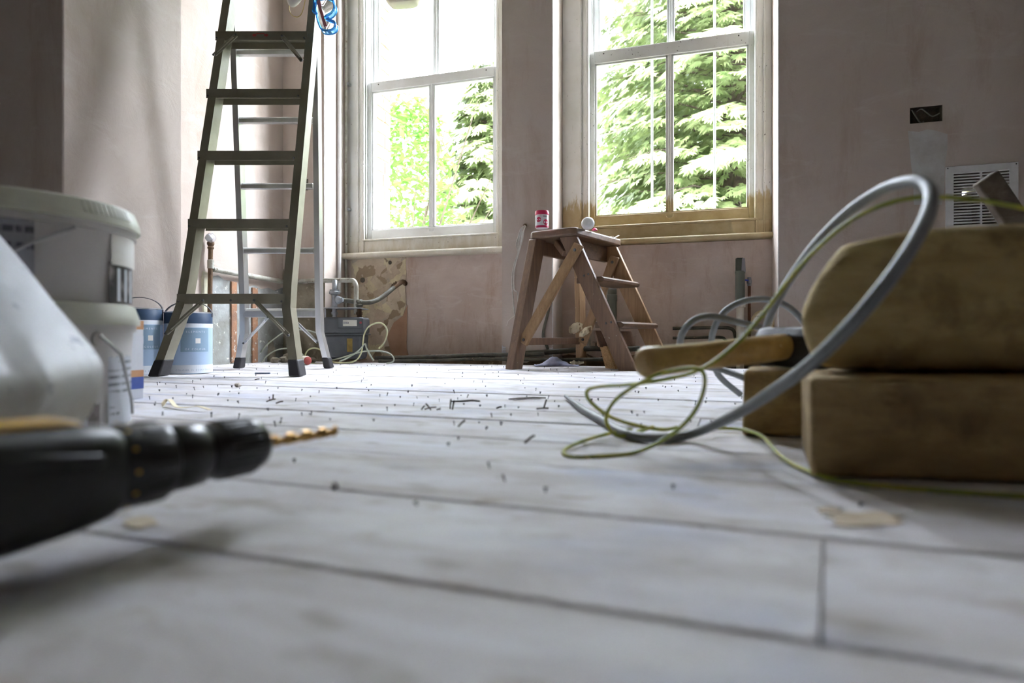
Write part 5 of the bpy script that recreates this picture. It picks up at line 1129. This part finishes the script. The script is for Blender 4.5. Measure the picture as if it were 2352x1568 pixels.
pb = onZ(546, 888); build(lump(pb, .009, 3), 'plaster_crumb', pm('crumb', srgb(196, 188, 176), srgb(170, 160, 146), 30, .9), label='small pale plaster crumb on the floor before the ladder', cat='crumb', smooth=True)
a, b = onZ(586, 858.5), onZ(620, 858.5); build(MB().bar(a + UP * .003, b + UP * .003, .008, .005, FWD), 'blue_strip', pm('blue_strip', srgb(70, 96, 128), None, 9, .6), label='short blue plastic strip on the floor between the ladder legs', cat='strip')
mb = MB().strip(cat([onZ(372, 934) + UP * .004, onZ(388, 932) + UP * .014, onZ(405, 938) + UP * .004, onZ(430, 941) + UP * .005, onZ(456, 942) + UP * .008, onZ(482, 944) + UP * .003], 5), .010, .001, FWD)
build(mb, 'wood_shaving', SHAV, label='curled pale shaving lying on the floor right of the carton', cat='shaving')
wb = onZ(770, 1122) + UP * .004; build(lump(wb - UP * .004, .0042, 8, .9), 'white_bead', CARW, label='tiny white bead on the floor in the middle foreground', cat='bead', smooth=True)

# old brown stains on the boards in front of the blocks and the drill
STN = pm('board_stain', srgb(198, 184, 162), srgb(180, 160, 130), 18, .75)
for (cx_, cy_, w, h, sd) in ((1985, 1192, 95, 20, 1), (320, 1200, 40, 14, 2), (1905, 1172, 30, 8, 3)):
    rr = random.Random(sd); P = []
    for k in range(18):
        t = 2 * math.pi * k / 18; q = rr.uniform(.7, 1.1); P.append(onZ(cx_ + w * q * math.cos(t), cy_ + h * q * math.sin(t), .0010))
    build(MB().prism(P, UP * .0004), 'board_stain', STN, floor)
# ------------------------------------------------------------------ garden outside
def leaf_mat(name, a, b, tr=.15):
    m, nt, bs = newmat(name); v = coords(nt)
    c = ramp(nt, noisef(nt, v, 2.5, 5, .7), [(.3, a), (.7, b)])
    nt.links.new(c, bs.inputs['Base Color']); bs.inputs['Roughness'].default_value = .45; bs.inputs['Specular IOR Level'].default_value = .4
    out = nt.nodes['Material Output']; tl_ = nd(nt, 'ShaderNodeBsdfTranslucent'); nt.links.new(c, tl_.inputs[0])
    mx = nd(nt, 'ShaderNodeMixShader', i_0=tr, i_1=bs.outputs[0], i_2=tl_.outputs[0]); nt.links.new(mx.outputs[0], out.inputs[0])
    return m
CON = leaf_mat('conifer_leaves', (.065, .11, .026), (.36, .41, .18)); DEC = leaf_mat('broad_leaves', (.10, .24, .03), (.22, .40, .09), .4); BARK = pm('bark', srgb(92, 78, 64), srgb(66, 56, 46), 12, .9, bump=.6)  # conifer's pale tone puts whitish highlights into the leaf colour
BOUNCE_LAWN = pm('bounce_lawn', (.07, .12, .03), (.10, .15, .04), 4, .9, bump=.3)
build(MB().box(-30, 30, YO + .13, 60, -.8, -.6), 'bounce_lawn', BOUNCE_LAWN, keep=True, kind='structure', label='unseen green ground outside the windows, added to bounce light')  # unseen ground plane, added only to bounce light
def conifer(label, px, z, H, rad, dens, seed, hmin=-.3):
    rr = random.Random(seed); base = at(px, 0, z); base.z = -.6
    t = thing('conifer_tree', label, 'tree', base, 'trees outside')
    build(MB().tube([base, base + UP * H * .5 + V(.1, 0, 0), base + UP * H * .97], [.22, .13, .02], 10), 'trunk', BARK, t, smooth=True)
    vs, fs = [], []
    tw = MB()
    def spray(p, d, out, L):         # drooping fan of narrow tapering blades, its face turned outwards
        dn = (d * rr.uniform(.55, 1.0) - UP * rr.uniform(.15, .75)).normalized(); n = (out * .6 + UP * rr.uniform(.5, 1.0)).normalized()
        sd = dn.cross(n).normalized()
        for k in range(7):
            a = (k - 3) * .30 + rr.uniform(-.1, .1); l = L * (1 - .09 * abs(k - 3)) * rr.uniform(.75, 1.1)
            e = (dn * math.cos(a) + sd * math.sin(a) - UP * rr.uniform(0, .15)).normalized(); s2 = e.cross(n).normalized() * L * .075
            o = len(vs); vs.extend([p, p + e * l * .5 + s2, p + e * l, p + e * l * .5 - s2]); fs.append((o, o + 1, o + 2, o + 3))
    nb = int(dens)
    for b in range(nb):
        h = (b + rr.random()) / nb; hh = .25 + h * (H - .3); R = rad * (1 - h) ** .62 * rr.uniform(.72, 1.12) + .15
        az = b * 2.39996 + rr.uniform(-.3, .3); d = V(math.cos(az), math.sin(az), 0)
        p0 = base + UP * hh; droop = rr.uniform(.10, .3)
        pts = [p0 + d * R * s_ + UP * (R * (.22 * s_ - droop * 1.5 * s_ * s_)) for s_ in (0, .25, .5, .75, 1.0)]
        tw.tube(pts, [.02, .016, .012, .008, .003], 4)
        m_ = int(10 + R * 38)
        for k in range(m_):
            s_ = .22 + .8 * (k / m_) ** .8; s_ = min(s_, 1.0)
            p = p0 + d * R * s_ + UP * (R * (.22 * s_ - droop * 1.5 * s_ * s_))
            sdv = V(-d.y, d.x, 0); side = rr.choice((-1, 1)); off_ = (1 - s_ * .55) * R * .38 * rr.random()
            q = p + sdv * side * off_ - UP * off_ * .25 + UP * rr.uniform(-.03, .05)
            e = (d * rr.uniform(.5, 1) + sdv * side * rr.uniform(.1, .9) - UP * rr.uniform(0, .3)).normalized()
            spray(q, e, d, rr.uniform(.12, .26))
    mb = MB(); mb.v = vs; mb.f = fs
    build(mb, 'foliage', CON, t, kind='stuff', fix=False)
    build(tw, 'branches', BARK, t, kind='stuff', fix=False)
    return t
conifer('tall layered conifer filling the view through the right window', 1680, 9.0, 11.0, 2.7, 420, 3)
conifer('shorter conifer seen through the right pane of the left window', 1125, 8.2, 4.5, 1.05, 190, 5)
conifer('dense dark conifer standing behind the tall one', 1480, 12.5, 7.4, 2.5, 240, 9)
def bush(label, px, z, H, rx, n, seed):
    rr = random.Random(seed); base = at(px, 0, z); base.z = -.6
    t = thing('leafy_bush', label, 'bush', base, 'trees outside')
    vs, fs = [], []; tw = MB()
    for b in range(26):
        az, el = rr.uniform(0, 6.28), rr.uniform(.75, 1.5); d = V(math.cos(az) * math.cos(el), math.sin(az) * math.cos(el), math.sin(el)); L = H * rr.uniform(.6, 1.0)
        tw.tube([base, base + d * L * .5 + UP * .1, base + d * L + V(math.cos(az), math.sin(az), 0) * rx * .3], [.02, .012, .003], 4)
    for k in range(n):
        u = rr.random(); h = H * (u ** .7); wr = rx * (1 - (abs(u - .45) / .62) ** 2) ** .5 if abs(u - .45) < .62 else .1
        az = rr.uniform(0, 6.28); r = wr * rr.random() ** .4
        p = base + V(math.cos(az) * r, math.sin(az) * r, h); L = rr.uniform(.06, .12)
        e = V(rr.uniform(-1, 1), rr.uniform(-1, 1), rr.uniform(-.7, .5)).normalized(); n_ = V(rr.uniform(-.7, .7), rr.uniform(-.7, .7), 1).normalized(); s2 = e.cross(n_).normalized() * L * .24
        o = len(vs); vs.extend([p, p + e * L * .35 + s2, p + e * L * .7 + s2 * .7, p + e * L - UP * .01, p + e * L * .7 - s2 * .7, p + e * L * .35 - s2]); fs.append((o, o + 1, o + 2, o + 3, o + 4, o + 5))
    mb = MB(); mb.v = vs; mb.f = fs; build(mb, 'foliage', DEC, t, kind='stuff', fix=False); build(tw, 'stems', BARK, t, kind='stuff', fix=False)
bush('bright leafy bush outside the left pane of the left window', 915, 6.0, 3.05, .62, 5200, 4)
